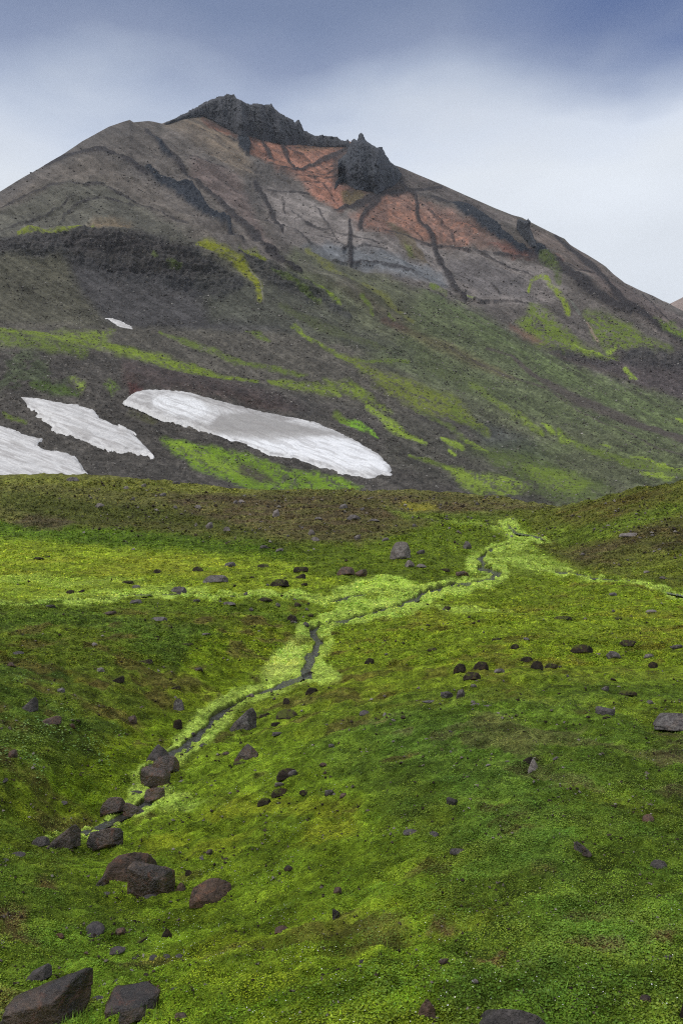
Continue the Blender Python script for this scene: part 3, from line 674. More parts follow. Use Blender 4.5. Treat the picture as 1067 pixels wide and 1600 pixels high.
class Lookup:
    """finds points of a fan grid by survey pixel or by column and depth"""
    def __init__(s, P, pxs):
        P = P[P[:, 0, 1] > .5]
        s.P = P; s.pxs = pxs
        s.py = CY - F * P[..., 2] / P[..., 1]
        s.M = np.minimum.accumulate(s.py, axis=0)
        s.dep = np.maximum.accumulate(P[..., 1], axis=0)
    def at(s, px, py):
        j = int(np.clip(np.searchsorted(s.pxs, px), 1, len(s.pxs) - 1))
        if abs(s.pxs[j - 1] - px) < abs(s.pxs[j] - px): j -= 1
        i = int(np.searchsorted(-s.M[:, j], -py)); i = min(max(i, 1), s.M.shape[0] - 1)
        a, b = s.M[i - 1, j], s.M[i, j]; t = 0 if a == b else min(max((a - py) / (a - b), 0), 1)
        p = s.P[i - 1, j] * (1 - t) + s.P[i, j] * t
        return Vector((float((px - CX) / F * p[1]), float(p[1]), float(p[2]))), i, j
    def z(s, x, y):
        px = CX + F * x / y
        j = int(np.clip(np.searchsorted(s.pxs, px), 1, len(s.pxs) - 1))
        u = (px - s.pxs[j - 1]) / (s.pxs[j] - s.pxs[j - 1])
        r = []
        for jj in (j - 1, j): r.append(np.interp(y, s.dep[:, jj], s.P[:, jj, 2]))
        return float(r[0] * (1 - u) + r[1] * u)
    def many(s, px, py):
        j = np.clip(np.round(np.interp(px, s.pxs, np.arange(len(s.pxs)))).astype(int), 0, len(s.pxs) - 1)
        o = np.argsort(j, kind='stable'); i = np.zeros(len(px), int)
        js = j[o]; cuts = np.flatnonzero(np.diff(js)) + 1
        for seg in np.split(o, cuts):
            if len(seg): i[seg] = np.searchsorted(-s.M[:, j[seg[0]]], -py[seg])
        i = np.clip(i, 1, s.M.shape[0] - 1)
        a = s.M[i - 1, j]; b = s.M[i, j]; t = np.clip((a - py) / np.where(a == b, 1, a - b), 0, 1)
        p = s.P[i - 1, j] * (1 - t)[:, None] + s.P[i, j] * t[:, None]
        p[:, 0] = (px - CX) / F * p[:, 1]
        return p, i, j
FAR = Lookup(PF, pxs)

# ------------------------------------------------------------------ snow patches
def snow_patch(key, label, rng_px, rng_t, thick, mdist, step=.7):
    xs = np.arange(rng_px[0], rng_px[1], step)
    n = int((rng_t[1] - rng_t[0]) * 260)
    tt = np.linspace(rng_t[0], rng_t[1], n)
    P, lx, ly = far_net(xs, tt)
    pa = Paint(lx, ly, (220, 218, 216)); warp_fields(pa, 1.6, 5)
    nrm = grid_normals(P)
    b, m, sd_ = pa.mask_poly(SNOWS[key], 2, 1.0)
    sd = np.full(lx.shape, -20.0); sd[b] = sd_
    und = (fbm(P[..., 0] / 9, (P[..., 1] + P[..., 2]) / 9, 3, 505) - .5)
    h = np.where(sd > 0, thick * (1 - np.exp(-sd / 6)) , sd * .35) + .02 + und * .35 * sstep(0, 10, sd) + (fbm(P[..., 0] / 1.2, P[..., 1] / 1.2, 3, 515) - .5) * .06 * sstep(0, 3, sd)
    P = P + nrm * h[..., None]
    # dirt lying on the old snow
    u = (lx * .35 - ly * .93); al = (lx * .93 + ly * .35)
    st = sstep(.4, .66, fbm(u / 3.4, al / 38, 4, 521)) * .7 + .3 * sstep(.4, .6, fbm(lx / 3, ly / 2, 3, 522))
    pa.poly(SNOWS[key], (172, 170, 169), .45, 8, .5, mod=st)
    if key == 'big':
        pa.poly([(262, 612), (330, 622), (400, 640), (470, 656), (440, 660), (360, 642), (300, 624)], (140, 135, 131), .85, 3, mod=.5 + .5 * st)
        pa.poly([(325, 668), (345, 650), (395, 646), (440, 660), (500, 672), (540, 684), (500, 681), (455, 682), (420, 682), (370, 680), (340, 678)], (150, 146, 142), .85, 5)
        pa.poly([(320, 668), (370, 677), (430, 679), (520, 680), (535, 686), (480, 686), (420, 690), (360, 684)], (160, 156, 152), .6, 4)
        pa.poly([(196, 626), (235, 612), (260, 615), (240, 630), (300, 655), (330, 668), (260, 652), (225, 638)], (150, 146, 143), .7, 4, mod=.4 + .6 * st)
        pa.poly([(240, 625), (275, 620), (315, 630), (328, 648), (300, 658), (262, 648), (240, 635)], (240, 240, 240), .95, 5)
        for k in range(6):
            a = 1 - k * .15
            ring = [(285 + 46 * a * math.cos(t) + 8 * a * math.sin(t), 639 + 19 * a * math.sin(t) + 6 * a * math.cos(t), .7) for t in np.linspace(0, 2 * PI, 26)]
            pa.line(ring, (168, 165, 162), .3, .9, 2.0)
        for k in range(5):
            a = 1.15 + k * .16
            ring = [(292 + 46 * a * math.cos(t) + 8 * a * math.sin(t), 642 + 18 * a * math.sin(t) + 6 * a * math.cos(t), 1.1) for t in np.linspace(-1.2, 1.5, 22)]
            pa.line(ring, (150, 145, 140), .35, .9, 2.0)
        pa.poly([(340, 682), (380, 690), (440, 692), (520, 686), (560, 696), (605, 728), (605, 740), (540, 735), (480, 718), (420, 706)], (242, 242, 243), .95, 6)
    else:
        pa.poly(SNOWS[key], (168, 162, 158), .3, 8, .5, mod=sstep(.5, .7, fbm(u / 1.6, al / 45, 4, 533)))
        pa.poly(SNOWS[key], (150, 144, 140), .5, 8, .5, mod=sstep(.56, .7, fbm(u / 9, al / 60, 3, 543)))
    pa.poly(SNOWS[key], (112, 106, 102), .55, 6, .5, mod=(np.exp(-((sd - 2.2) / 1.3) ** 2) * sstep(.42, .6, fbm(lx / 9, ly / 5, 3, 553))).astype(np.float32))
    pa.poly(SNOWS[key], (146, 140, 136), .35, 6, .5, mod=sstep(.55, .66, fbm((lx + ly * .4) / 40, (ly - lx * .38 + 6 * fbm(lx / 30, ly / 30, 2, 5)) / 2.2, 3, 563)))
    # keep faces that are not wholly sunk
    keep = sd > -2.5
    f = grid_faces(*lx.shape); kf = keep.ravel()[f].any(1); f = f[kf]
    used = np.unique(f); mp_ = np.full(lx.size, -1, np.int32); mp_[used] = np.arange(len(used), dtype=np.int32)
    me = mesh_from('snow_patch', P.reshape(-1, 3)[used], mp_[f], M_SNOW, pa.c.reshape(-1, 3)[used])
    return tag(link('snow_patch', me), label, 'snow patch', 'old snow patches on the dark scree')
rng_py = {'second': (600, 720), 'third': (640, 740), 'small': (490, 520)}
snow_patch('big', 'largest snow patch, long white and grey streaked, on the dark slope in the middle', (185, 622), (1.2, 3.4), .9, 300)
snow_patch('second', 'middle-sized leaf-shaped snow patch between the long one and the one at the left edge', (20, 248), (1.6, 3.2), .8, 300)
snow_patch('third', 'snow patch cut by the left edge and by the mossy hillock crest', (-120, 160), (1.0, 2.8), .8, 260)
snow_patch('small', 'tiny grey snow patch at the foot of the dark cliff', (158, 222), (4.4, 5.8), .8, 560)

# ------------------------------------------------------------------ crags
def crag(name, label, outline, depth_fn, thick, mat, seed, base_col=CRAGD, step=.8, spires=None):
    """a lump of rock with the outline's size at its own distance, bulging out to front and back"""
    o = np.asarray(outline, float)
    xs = np.arange(o[:, 0].min() - 2, o[:, 0].max() + 2, step); ys = np.arange(o[:, 1].min() - 2, o[:, 1].max() + 2, step)
    LXc, LYc = np.meshgrid(xs, ys)
    pa = Paint(LXc.copy(), LYc.copy(), base_col)
    pa.wx = (fbm(LXc / 4, LYc / 6, 4, seed) - .5) * 3.0; pa.wy = (fbm(LXc / 4, LYc / 6, 4, seed + 7) - .5) * 3.0
    b, m, sd_ = pa.mask_poly(o, 1, 1.0)
    sd = np.full(LXc.shape, -9.0); sd[b] = sd_
    pp, _, _ = FAR.many(LXc.ravel(), LYc.ravel())
    Dsl = pp[:, 1].reshape(LXc.shape)
    b_, m_, sdp = pa.mask_poly(o, 1, 0.0); inn = np.zeros(LXc.shape, bool); inn[b_] = sdp > 0
    dep_ = np.where(inn, np.minimum(Dsl, depth_fn(LXc, LYc)), 1e9)
    foot = dep_.min(0); yb = np.where(inn, LYc, -1).max(0); okc = foot < 1e8
    foot = np.interp(xs, xs[okc], foot[okc]); yb = np.interp(xs, xs[okc], yb[okc])
    kern = np.ones(15) / 15; pad_ = lambda v: np.convolve(np.pad(v, 7, mode='edge'), kern, 'valid')
    foot, yb = pad_(foot), pad_(yb)
    D0 = np.minimum(Dsl, foot[None, :] + (yb[None, :] - LYc) * foot[None, :] / F * .45) - 2
    px_m = D0 / F
    x = (LXc - CX) * px_m; z = (CY - LYc) * px_m
    up_ = sstep(0, 26, yb[None, :] - LYc)
    prof = (.12 + .88 * up_) * np.sqrt(np.clip(sd, 0, None) / 9.0).clip(0, 1) * .55 + .45 * np.clip(sd / 30, 0, 1)
    rib = ridged(x / 15 + z / 90, z / 95, 4, seed + 1) - .5; blk = ridged(x / 7 + z / 30, z / 20, 4, seed + 2) - .5; fi = fbm(x / 2.4, z / 3.5, 3, seed + 3) - .5
    r = (rib * 20 + blk * 9 + fi * 4) * np.clip(sd / 3, 0, 1) * (.3 + .7 * up_)
    front = D0 - thick * prof - r * np.clip(sd / 4, 0, 1)
    back = D0.max() + thick * .6 * prof + r
    inside = sd > 0
    n = LXc.size; idx = np.arange(n).reshape(LXc.shape)
    q = inside[:-1, :-1] & inside[1:, :-1] & inside[:-1, 1:] & inside[1:, 1:]
    f = np.stack([idx[:-1, :-1][q], idx[1:, :-1][q], idx[1:, 1:][q], idx[:-1, 1:][q]], -1)
    VF = np.stack([(LXc - CX) / F * front, front, (CY - LYc) / F * front], -1).reshape(-1, 3)
    VB = np.stack([(LXc - CX) / F * D0, back, (CY - LYc) / F * D0], -1).reshape(-1, 3)
    fb = f[:, ::-1] + n
    # rim
    from collections import Counter
    e = np.concatenate([f[:, [0, 1]], f[:, [1, 2]], f[:, [2, 3]], f[:, [3, 0]]])
    es = np.sort(e, 1); key = es[:, 0].astype(np.int64) * n + es[:, 1]
    _, inv, cnt = np.unique(key, return_inverse=True, return_counts=True)
    be = e[cnt[inv] == 1]
    rim = np.stack([be[:, 1], be[:, 0], be[:, 0] + n, be[:, 1] + n], -1)
    V = np.concatenate([VF, VB]); Fc = np.concatenate([f, fb, rim])
    used = np.unique(Fc); mp_ = np.full(2 * n, -1, np.int32); mp_[used] = np.arange(len(used), dtype=np.int32)
    colr = np.concatenate([pa.c.reshape(-1, 3)] * 2)
    tone = (.8 + .5 * fbm(x / 16, z / 30, 4, seed + 9)).reshape(-1, 1); colr = colr * np.concatenate([tone, tone])
    me = mesh_from(name, V[used], mp_[Fc], mat, colr[used], smooth=True)
    return tag(link(name, me), label, 'rock crag')
def depth_of(lift):
    def g(X, Y):
        d = np.interp(X[0], pxs, FAR.dep[len(ts) - 21 - 0, :]) if False else None
        # depth of the slope that carries the crag, taken along its foot
        dj = np.exp(smooth_cols(_fk, _FLD[:, -1:], X[0])[:, 0])
        return np.broadcast_to(dj[None, :] - lift, X.shape).copy()
    return g
crag('summit_crag', 'long dark cliff crowning the summit with toothed right end',
     [(253, 194), (270, 186), (290, 176), (319, 160), (340, 151), (350, 149), (354, 146), (362, 148), (366, 147), (371, 154), (380, 158), (390, 162), (402, 161), (412, 163), (425, 162), (430, 170), (440, 178), (452, 184), (458, 188), (461, 191), (464, 188), (466, 185), (470, 192), (475, 203), (484, 208), (493, 212), (503, 210), (515, 213), (526, 213), (533, 218), (540, 220), (543, 216), (546, 221), (549, 228), (545, 230), (520, 230), (495, 229), (470, 226), (445, 227), (425, 222), (408, 219), (395, 213), (375, 212), (362, 204), (350, 199), (335, 189), (318, 182), (300, 184), (280, 188), (262, 195)],
     depth_of(5), 9, M_CRAG, 900, (60, 61, 66))
crag('pinnacle_crag', 'dark jagged crag with a small spire right of the red rocks',
     [(545, 228), (549, 219), (553, 216), (558, 219), (561, 209), (564, 206), (568, 210), (570, 217), (576, 222), (584, 228), (590, 230), (597, 229), (600, 234), (604, 243), (612, 254), (622, 262), (628, 272), (622, 284), (612, 292), (600, 297), (588, 304), (582, 299), (570, 298), (556, 296), (545, 290), (536, 284), (528, 290), (522, 296), (524, 284), (534, 272), (528, 262), (527, 250), (533, 246), (541, 240)],
     depth_of(5), 17, M_CRAG, 940, (60, 63, 70))
crag('rock_fin', 'upright dark rock fin on the right shoulder of the mountain',
     [(808, 344), (813, 341), (818, 345), (822, 346), (825, 341), (828, 345), (829, 360), (834, 372), (838, 384), (832, 385), (824, 376), (814, 368), (808, 358)],
     depth_of(5), 9, M_CRAG, 960, (58, 61, 67))

# ------------------------------------------------------------------ far hill on the right and the lowland sheet
def far_hill():
    xs = np.linspace(-1, 1, 90); ys = np.linspace(-1, 1, 50)
    X, Y = np.meshgrid(xs, ys)
    cx, cy = 1560.0, 3100.0
    hgt = np.exp(-(X ** 2) * 1.0) * (1 - np.abs(Y)) * 965 + (fbm(X * 4, Y * 4, 5, 77) - .5) * 50 - 60
    V = np.stack([cx + X * 1100, cy + Y * 900, hgt], -1)
    c = np.zeros(X.shape + (3,)) + alb((142, 126, 118))
    me = mesh_from('distant_hill', V.reshape(-1, 3), grid_faces(*X.shape), M_FAR, c)
    tag(link('distant_hill', me), kind='structure')
far_hill()
def lowland():
    V = np.array([(-4000, -150, -45), (4000, -150, -45), (4000, 4100, -45), (-4000, 4100, -45)], float)
    me = mesh_from('lowland', V, np.array([[0, 1, 2, 3]]), mat_plain('lowland_moss', alb((90, 96, 60))), None)
    tag(link('lowland', me), kind='structure')
lowland()

# ================================================================== NEAR GROUND
CREST = [(-1500, 700), (-600, 735), (0, 742), (130, 742), (180, 743), (270, 752), (330, 760), (400, 765), (530, 766), (600, 766), (670, 767), (740, 772), (800, 779), (840, 787), (870, 793), (890, 789), (930, 778), (1000, 764), (1067, 751), (1300, 715), (1800, 660), (2600, 640)]
NCOLS = [-1500, -500, 0, 130, 270, 400, 530, 670, 800, 870, 930, 1067, 1400, 2600]
NROWS = [(2600, [1.9, 1.9, 1.9, 1.9, 1.9, 1.9, 1.85, 1.8, 1.8, 1.8, 1.8, 1.8, 1.8, 1.8]),
 (1900, [3.6, 3.8, 3.9, 3.8, 3.6, 3.4, 3.2, 3.05, 2.95, 2.95, 2.95, 2.95, 2.9, 2.9]),
 (1600, [5.2, 5.4, 5.6, 5.5, 5.2, 4.8, 4.5, 4.2, 4.0, 4.0, 4.0, 4.0, 3.9, 3.9]),
 (1500, [6.2, 6.6, 6.9, 7.2, 7.1, 6.6, 6.0, 5.4, 5.1, 5.0, 5.0, 5.0, 4.9, 4.9]),
 (1400, [7.4, 8.0, 8.9, 9.8, 10.2, 9.2, 8.1, 7.2, 6.7, 6.5, 6.5, 6.4, 6.3, 6.2]),
 (1300, [9, 10.2, 12.6, 14.2, 13.5, 12.3, 10.9, 9.6, 8.9, 8.7, 8.6, 8.5, 8.3, 8.2]),
 (1200, [11, 12.6, 14.6, 16.6, 18.4, 16.6, 14.8, 13.0, 12.0, 11.8, 11.6, 11.5, 11.2, 11]),
 (1100, [14, 16, 18.5, 21, 24, 25, 21.5, 18.8, 17, 16.7, 16.5, 16.5, 16, 16]),
 (1000, [20, 23, 26, 28, 30.5, 33, 34, 32, 30, 29.5, 29, 28, 27, 26]),
 (950, [28, 31, 34, 36, 38, 40, 42, 42, 41, 41, 40, 39, 37, 35]),
 (900, [40, 46, 50, 52, 53, 54, 54, 55, 57, 57, 55, 51, 45, 42]),
 (850, [60, 70, 76, 77, 77, 76, 75, 75, 80, 78, 70, 61, 54, 50]),
 (815, [80, 95, 104, 104, 104, 102, 100, 99, 104, 96, 82, 70, 60, 56]),
 (-1, [115, 140, 150, 150, 150, 148, 146, 144, 140, 122, 108, 92, 80, 76])]
_nk = np.array(NCOLS, float)
_crest = np.interp(_nk, [p[0] for p in CREST], [p[1] for p in CREST])
_NPY = np.array([[(_crest[j] if r[0] < 0 else r[0]) for r in NROWS] for j in range(len(_nk))], float)
_NLD = np.log(np.array([[r[1][j] for r in NROWS] for j in range(len(_nk))], float))
NR = len(NROWS)
def near_net(pxs, ts):
    py = np.repeat(np.array([r[0] for r in NROWS], float)[None, :], len(pxs), 0)
    cr = np.interp(pxs, [p[0] for p in CREST], [p[1] for p in CREST])
    py[:, -1] = cr; py[:, -2] = np.maximum(py[:, -2], cr + 14); py[:, -3] = np.maximum(py[:, -3], cr + 30)
    ld = smooth_cols(_nk, _NLD, pxs)
    tv = np.clip(ts, 0, NR - 1)
    PY = pchip(np.arange(NR), py.T, tv); LD = pchip(np.arange(NR), ld.T, tv)
    D = np.exp(LD); X = (pxs[None, :] - CX) / F * D; Z = (CY - PY) / F * D
    back = ts > NR - 1
    q = (ts[back] - (NR - 1))[:, None]
    Dj = np.exp(ld[:, -1])[None, :]; Zj = ((CY - cr) / F)[None, :] * Dj
    add = q * 45
    X[back] = (pxs[None, :] - CX) / F * (Dj + add); D[back] = Dj + add
    slope = .03
    Z[back] = Zj - (Zj + 13) * sstep(0, 1.6, q) ** 1.0
    front = ts < 0
    q = (-ts[front])[:, None]; D0 = np.exp(ld[:, 0])[None, :]
    X[front] = (pxs[None, :] - CX) / F * (D0 + q * 8); D[front] = D0 - q * 12
    Z[front] = ((CY - py[:, 0]) / F)[None, :] * D0 + q * 1.2
    P = np.stack([X, D, Z], -1)
    LX = np.broadcast_to(pxs[None, :], PY.shape).copy()
    return P, LX, PY

STREAM = [(768, 858, 2), (756, 868, 3), (748, 874, 5), (758, 882, 4), (750, 888, 5), (766, 890, 4), (779, 895, 5), (766, 905, 5.5), (740, 911, 5), (712, 914, 5), (688, 920, 5), (662, 929, 6), (655, 932, 5), (628, 944, 5), (605, 951, 4), (575, 960, 3), (545, 968, 3), (520, 973, 4), (500, 980, 5), (487, 986, 5), (491, 996, 6), (499, 1004, 6), (491, 1016, 7), (483, 1026, 8), (486, 1034, 7), (478, 1046, 7), (480, 1056, 6), (487, 1063, 3)]
STREAM2 = [(482, 1050, 3), (466, 1060, 4), (447, 1067, 7), (430, 1074, 4), (411, 1082, 6), (390, 1090, 3), (372, 1100, 4), (352, 1110, 7), (338, 1120, 7), (328, 1132, 6), (315, 1144, 6), (300, 1156, 7), (290, 1166, 8), (272, 1176, 11), (262, 1186, 14), (246, 1200, 16), (226, 1214, 9), (232, 1228, 9), (246, 1238, 9), (234, 1252, 8), (214, 1264, 8), (190, 1275, 6), (172, 1284, 6), (150, 1294, 5), (125, 1302, 5), (100, 1312, 4), (78, 1320, 2)]
STREAM_UP = [(792, 818, 1), (798, 826, 3), (806, 832, 2), (825, 835, 1.4), (843, 839, 2.4), (851, 842, 1)]
STREAM_UP2 = [(770, 857, 2), (784, 853, 1.8), (800, 850, 1.2), (818, 848, .8)]
BR_LEFT = [(-200, 946, 2), (-50, 944, 2), (0, 944, 1.5), (60, 945, 1.2), (105, 944, 1.2), (135, 940, 1.6), (160, 937, 1.4), (195, 929, 1.2), (240, 927, 1.6), (270, 926, 1.8), (300, 926, 1.4), (340, 929, 1.4), (380, 930, 1.2), (430, 931, 1), (480, 935, 1.4), (510, 940, 2), (528, 940, 3), (545, 932, 2)]
BR_MID = [(518, 942, 3), (532, 936, 3), (545, 931, 3), (570, 928, 2), (600, 926, 1.4), (632, 926, 2.4), (660, 924, 1.6)]
BR_RIGHT = [(735, 884, 1), (765, 879, 1), (795, 878, 1), (822, 882, 1.2), (848, 890, 1.5), (870, 893, 2.4), (895, 895, 3.5), (925, 901, 3.5), (955, 904, 2.5), (980, 907, 1.4), (1010, 915, 1.6), (1040, 924, 1.6), (1067, 929, 1.8), (1150, 945, 2), (1300, 965, 2)]
WATERS = [STREAM, STREAM2, STREAM_UP, STREAM_UP2, BR_LEFT, BR_MID, BR_RIGHT]
def banks(PN):
    """lime moss along the water: returns mask"""
    bank = np.zeros(PN.X.shape, np.float32)
    def up(b, m, k=1): bank[b] = np.maximum(bank[b], m * k)
    def L(pts, w, ky=2.2, k=1, add=0):
        b, m, _ = PN.mask_line([(p[0], p[1], w if not callable(w) else w(p)) for p in pts], .35, 1.1, ky); up(b, m, k)
    L(STREAM[2:], 21); L(STREAM2[:9], 27); L(STREAM2[8:21], 24); L(STREAM2[20:28], 16); L(STREAM_UP, 11, 2.5); L(STREAM_UP2, 13, 2.5)
    L(BR_LEFT, 13, 2.4, .85); L(BR_MID, 18, 2.4); L(BR_RIGHT, 11, 2.4, .8)
    for pts, k in (([(412, 1046), (430, 1020), (460, 992), (490, 968), (530, 955), (560, 950), (520, 985), (500, 1030), (535, 1058), (500, 1066), (460, 1070), (420, 1072), (408, 1060)], 1),
                   ([(520, 925), (555, 908), (600, 902), (640, 905), (655, 918), (700, 905), (740, 895), (790, 905), (760, 922), (700, 930), (640, 955), (580, 965), (530, 970), (520, 950)], .95),
                   ([(710, 815), (745, 818), (790, 823), (840, 835), (850, 845), (815, 848), (790, 860), (770, 880), (740, 880), (736, 868), (755, 856), (800, 845), (790, 835), (750, 826), (712, 819)], .55),
                   ([(780, 860), (830, 850), (850, 870), (900, 892), (860, 896), (800, 900), (770, 885)], .4),
                   ([(240, 1250), (300, 1238), (330, 1250), (300, 1262), (250, 1268)], .7), ([(200, 1240), (230, 1225), (228, 1245), (205, 1258)], .9),
                   ([(630, 943), (700, 945), (800, 950), (790, 956), (700, 956)], .5), ([(450, 1058), (525, 1050), (535, 1062), (480, 1072)], .9),
                   ([(0, 900), (200, 905), (330, 915), (330, 928), (200, 930), (0, 940)], .3)):
        b, m, _ = PN.mask_poly(pts, 5, 1.0); up(b, m, k)
    return bank
def near_detail(P, LX, LY, PN):
    x, y = P[..., 0], P[..., 1]; D = np.maximum(y, 1)
    bank = banks(PN); bank = np.clip(bank * (.35 + 1.3 * sstep(.34, .56, fbm(x / 1.6, y / 2.4, 4, 695) + .25 * (bank - .5))), 0, 1).astype(np.float32); PN.bank = bank
    vis = np.clip(D / 3, 0, 1)
    dz = (fbm(x / 7, y / 7, 3, 610) - .5) * .5 * sstep(6, 30, D)
    dz += (fbm(x / 2.1, y / 2.1, 3, 620) - .5) * .26 * sstep(3, 18, D) + (fbm(x / 2.1, y / 2.1, 2, 625) - .5) * .12
    nb = 1 - bank
    hum = 1 - np.abs(2 * fbm(x / .75 + .3 * fbm(x, y, 2, 5), y / .75, 3, 640) - 1) * 1.6
    dz += (hum - .5) * .13 * nb * sstep(55, 34, D) * np.clip(.4 + D / 30, 0, 1.4)
    hum2 = 1 - np.abs(2 * fbm(x / 2.0, y / 2.0, 3, 645) - 1) * 1.8
    dz += (hum2 - .5) * .22 * nb * sstep(30, 55, D) * sstep(160, 90, D)
    dz += (fbm(x / .22, y / .22, 3, 650) - .5) * .13 * (1 - bank * .6) * sstep(34, 16, D)
    dz += (fbm(x / .07, y / .07, 2, 655) - .5) * .04 * sstep(20, 7, D)
    hum3 = ridged(x / 4.2, y / 4.2, 3, 660) - .55
    dz += hum3 * .8 * sstep(60, 100, D) * nb
    def cus(l, sd_): return np.sqrt(np.clip(1 - 2.2 * np.abs(2 * fbm(x / l, y / l, 2, sd_) - 1), 0, 1))
    c1, c2, c3 = cus(.42, 670), cus(1.15, 675), cus(3.0, 679)
    a1 = sstep(38, 24, D); a3 = sstep(50, 80, D); a2 = 1 - np.maximum(a1, a3)
    PN.cush = c1 * a1 + c2 * a2 + c3 * a3
    dz += bank * ((c1 - .3) * .12 * a1 + (c2 - .3) * .2 * a2 + (c3 - .3) * .3 * a3)
    mound = np.sqrt(np.clip(1 - 1.5 * np.abs(2 * fbm(x / .5 + 7, y / .5, 3, 665) - 1), 0, 1))
    dz += (mound - .5) * .06 * nb * sstep(40, 22, D)
    # broad mounds
    # channels
    chan = np.full(LX.shape, 9.0); PN.chan = chan
    for w_ in WATERS:
        cover_ = 1 + 1.1 * sstep(.58, .72, fbm(P[..., 0] / 1.1, P[..., 1] / 1.6, 3, 690))
        b, m, d = PN.mask_line([(a_, b_, c_ * .78 + .3) for a_, b_, c_ in w_], .3, .35, 1.7); chan[b] = np.minimum(chan[b], d * cover_[b])
    k = 1 - sstep(.85, 1.35, chan)
    depth = np.clip(D * .0035, .05, .22)
    P = P.copy()
    P[..., 2] += dz * vis * (1 - .8 * k) - k * depth * 1.7
    return P
def paint_near(PN, P):
    X, Y = PN.X, PN.Y; x, y = P[..., 0], P[..., 1]
    w1 = fbm(x / 3.2, y / 3.2, 5, 700); w2 = fbm(x / 1.0, y / 1.0, 5, 710); w3 = fbm(x / 9, y / 9, 4, 720); w4 = fbm(x / .3, y / .3, 4, 730)
    q = PN.poly
    # meadow
    q([(500, 930), (700, 915), (900, 895), (1200, 940), (1200, 1080), (800, 1085), (520, 1095), (480, 1060)], (113, 130, 37), .9, 14)
    q([(620, 950), (760, 940), (1000, 950), (1200, 960), (1200, 1010), (900, 1000), (650, 985)], (128, 132, 44), .6, 12, mod=sstep(.4, .6, w1))
    q([(0, 838), (120, 848), (300, 856), (420, 868), (520, 890), (530, 915), (430, 935), (250, 932), (0, 942), (-300, 942), (-300, 830)], (124, 140, 42), 1, 8)
    q([(0, 858), (250, 866), (400, 885), (350, 905), (150, 905), (0, 900)], (132, 136, 46), .6, 10, mod=sstep(.4, .6, w1))
    q([(-300, 800), (0, 812), (120, 826), (260, 830), (330, 836), (440, 852), (480, 870), (430, 872), (300, 862), (150, 852), (0, 845), (-300, 835)], (76, 100, 30), .8, 10)
    q([(430, 845), (560, 850), (640, 830), (720, 835), (750, 855), (735, 880), (700, 892), (600, 900), (520, 905), (480, 890)], (88, 104, 30), .9, 10)
    # hillock behind
    q([(-300, 720), (1067, 720), (870, 800), (790, 818), (720, 812), (640, 830), (560, 850), (430, 848), (330, 838), (200, 828), (0, 815), (-300, 800)], (96, 96, 56), 1, 7)
    q([(230, 765), (330, 770), (450, 775), (600, 772), (720, 776), (800, 788), (860, 800), (760, 806), (650, 800), (620, 818), (560, 845), (450, 838), (380, 830), (290, 800)], (86, 77, 58), .95, 10, mod=.45 + .65 * sstep(.4, .58, w1))
    q([(0, 765), (60, 770), (150, 785), (300, 800), (420, 840), (480, 860), (430, 856), (330, 832), (200, 822), (60, 815), (0, 790)], (72, 78, 36), .8, 8)
    q([(15, 812), (55, 804), (100, 808), (118, 818), (90, 830), (40, 826)], (78, 68, 58), .8, 5)
    q([(130, 812), (220, 815), (320, 835), (420, 855), (380, 855), (260, 838), (160, 828)], (70, 66, 38), .6, 6, mod=sstep(.4, .6, w2))
    q([(0, 742), (300, 752), (500, 768), (300, 772), (100, 760), (0, 756)], (112, 116, 52), .6, 4)
    q([(600, 795), (700, 800), (820, 800), (860, 806), (800, 815), (700, 822), (640, 812)], (90, 108, 34), .7, 6)
    q([(630, 784), (680, 786), (690, 794), (650, 795), (625, 790)], (124, 120, 48), .8, 3)
    # left mound
    q([(-600, 950), (0, 950), (250, 945), (490, 948), (480, 985), (420, 1030), (395, 1085), (300, 1120), (285, 1160), (200, 1240), (120, 1290), (0, 1310), (-600, 1320)], (92, 110, 36), 1, 10)
    q([(-600, 950), (0, 955), (230, 960), (350, 980), (330, 1040), (200, 1050), (250, 1090), (150, 1150), (0, 1180), (-600, 1200)], (84, 104, 40), .9, 16)
    q([(300, 1000), (440, 990), (420, 1040), (380, 1085), (300, 1118), (260, 1100)], (106, 124, 28), .8, 12)
    q([(120, 1200), (250, 1110), (285, 1130), (280, 1160), (210, 1230), (130, 1280), (40, 1290), (0, 1250)], (104, 124, 26), .85, 14)
    q([(0, 1015), (60, 1030), (150, 1055), (170, 1080), (100, 1075), (0, 1050)], (78, 66, 36), .75, 8, mod=sstep(.38, .55, w2))
    q([(200, 1055), (280, 1080), (240, 1130), (160, 1170), (60, 1190), (120, 1130)], (92, 88, 32), .5, 12, mod=sstep(.4, .6, w2))
    q([(200, 960), (350, 965), (450, 975), (380, 990), (260, 980)], (90, 84, 42), .5, 8, mod=sstep(.4, .6, w2))
    # foreground
    q([(120, 1310), (400, 1130), (520, 1080), (560, 1200), (700, 1300), (660, 1450), (740, 1620), (700, 2600), (-200, 2600), (120, 1600)], (112, 135, 38), .9, 24)
    q([(500, 1110), (560, 1095), (720, 1085), (900, 1070), (1300, 1060), (1300, 2600), (740, 2600), (690, 1500), (720, 1350), (640, 1300), (560, 1240), (480, 1180)], (92, 114, 40), 1, 30)
    q([(560, 1120), (740, 1130), (880, 1230), (900, 1400), (760, 1330), (700, 1230), (600, 1180)], (86, 114, 46), .6, 24)
    q([(-600, 1330), (0, 1330), (120, 1390), (240, 1450), (220, 1560), (160, 1620), (0, 2600), (-600, 2600)], (94, 116, 38), .8, 20)
    q([(480, 1085), (560, 1075), (760, 1068), (1100, 1050), (1100, 1080), (800, 1100), (600, 1110)], (92, 92, 40), .5, 10, mod=sstep(.42, .6, w2))
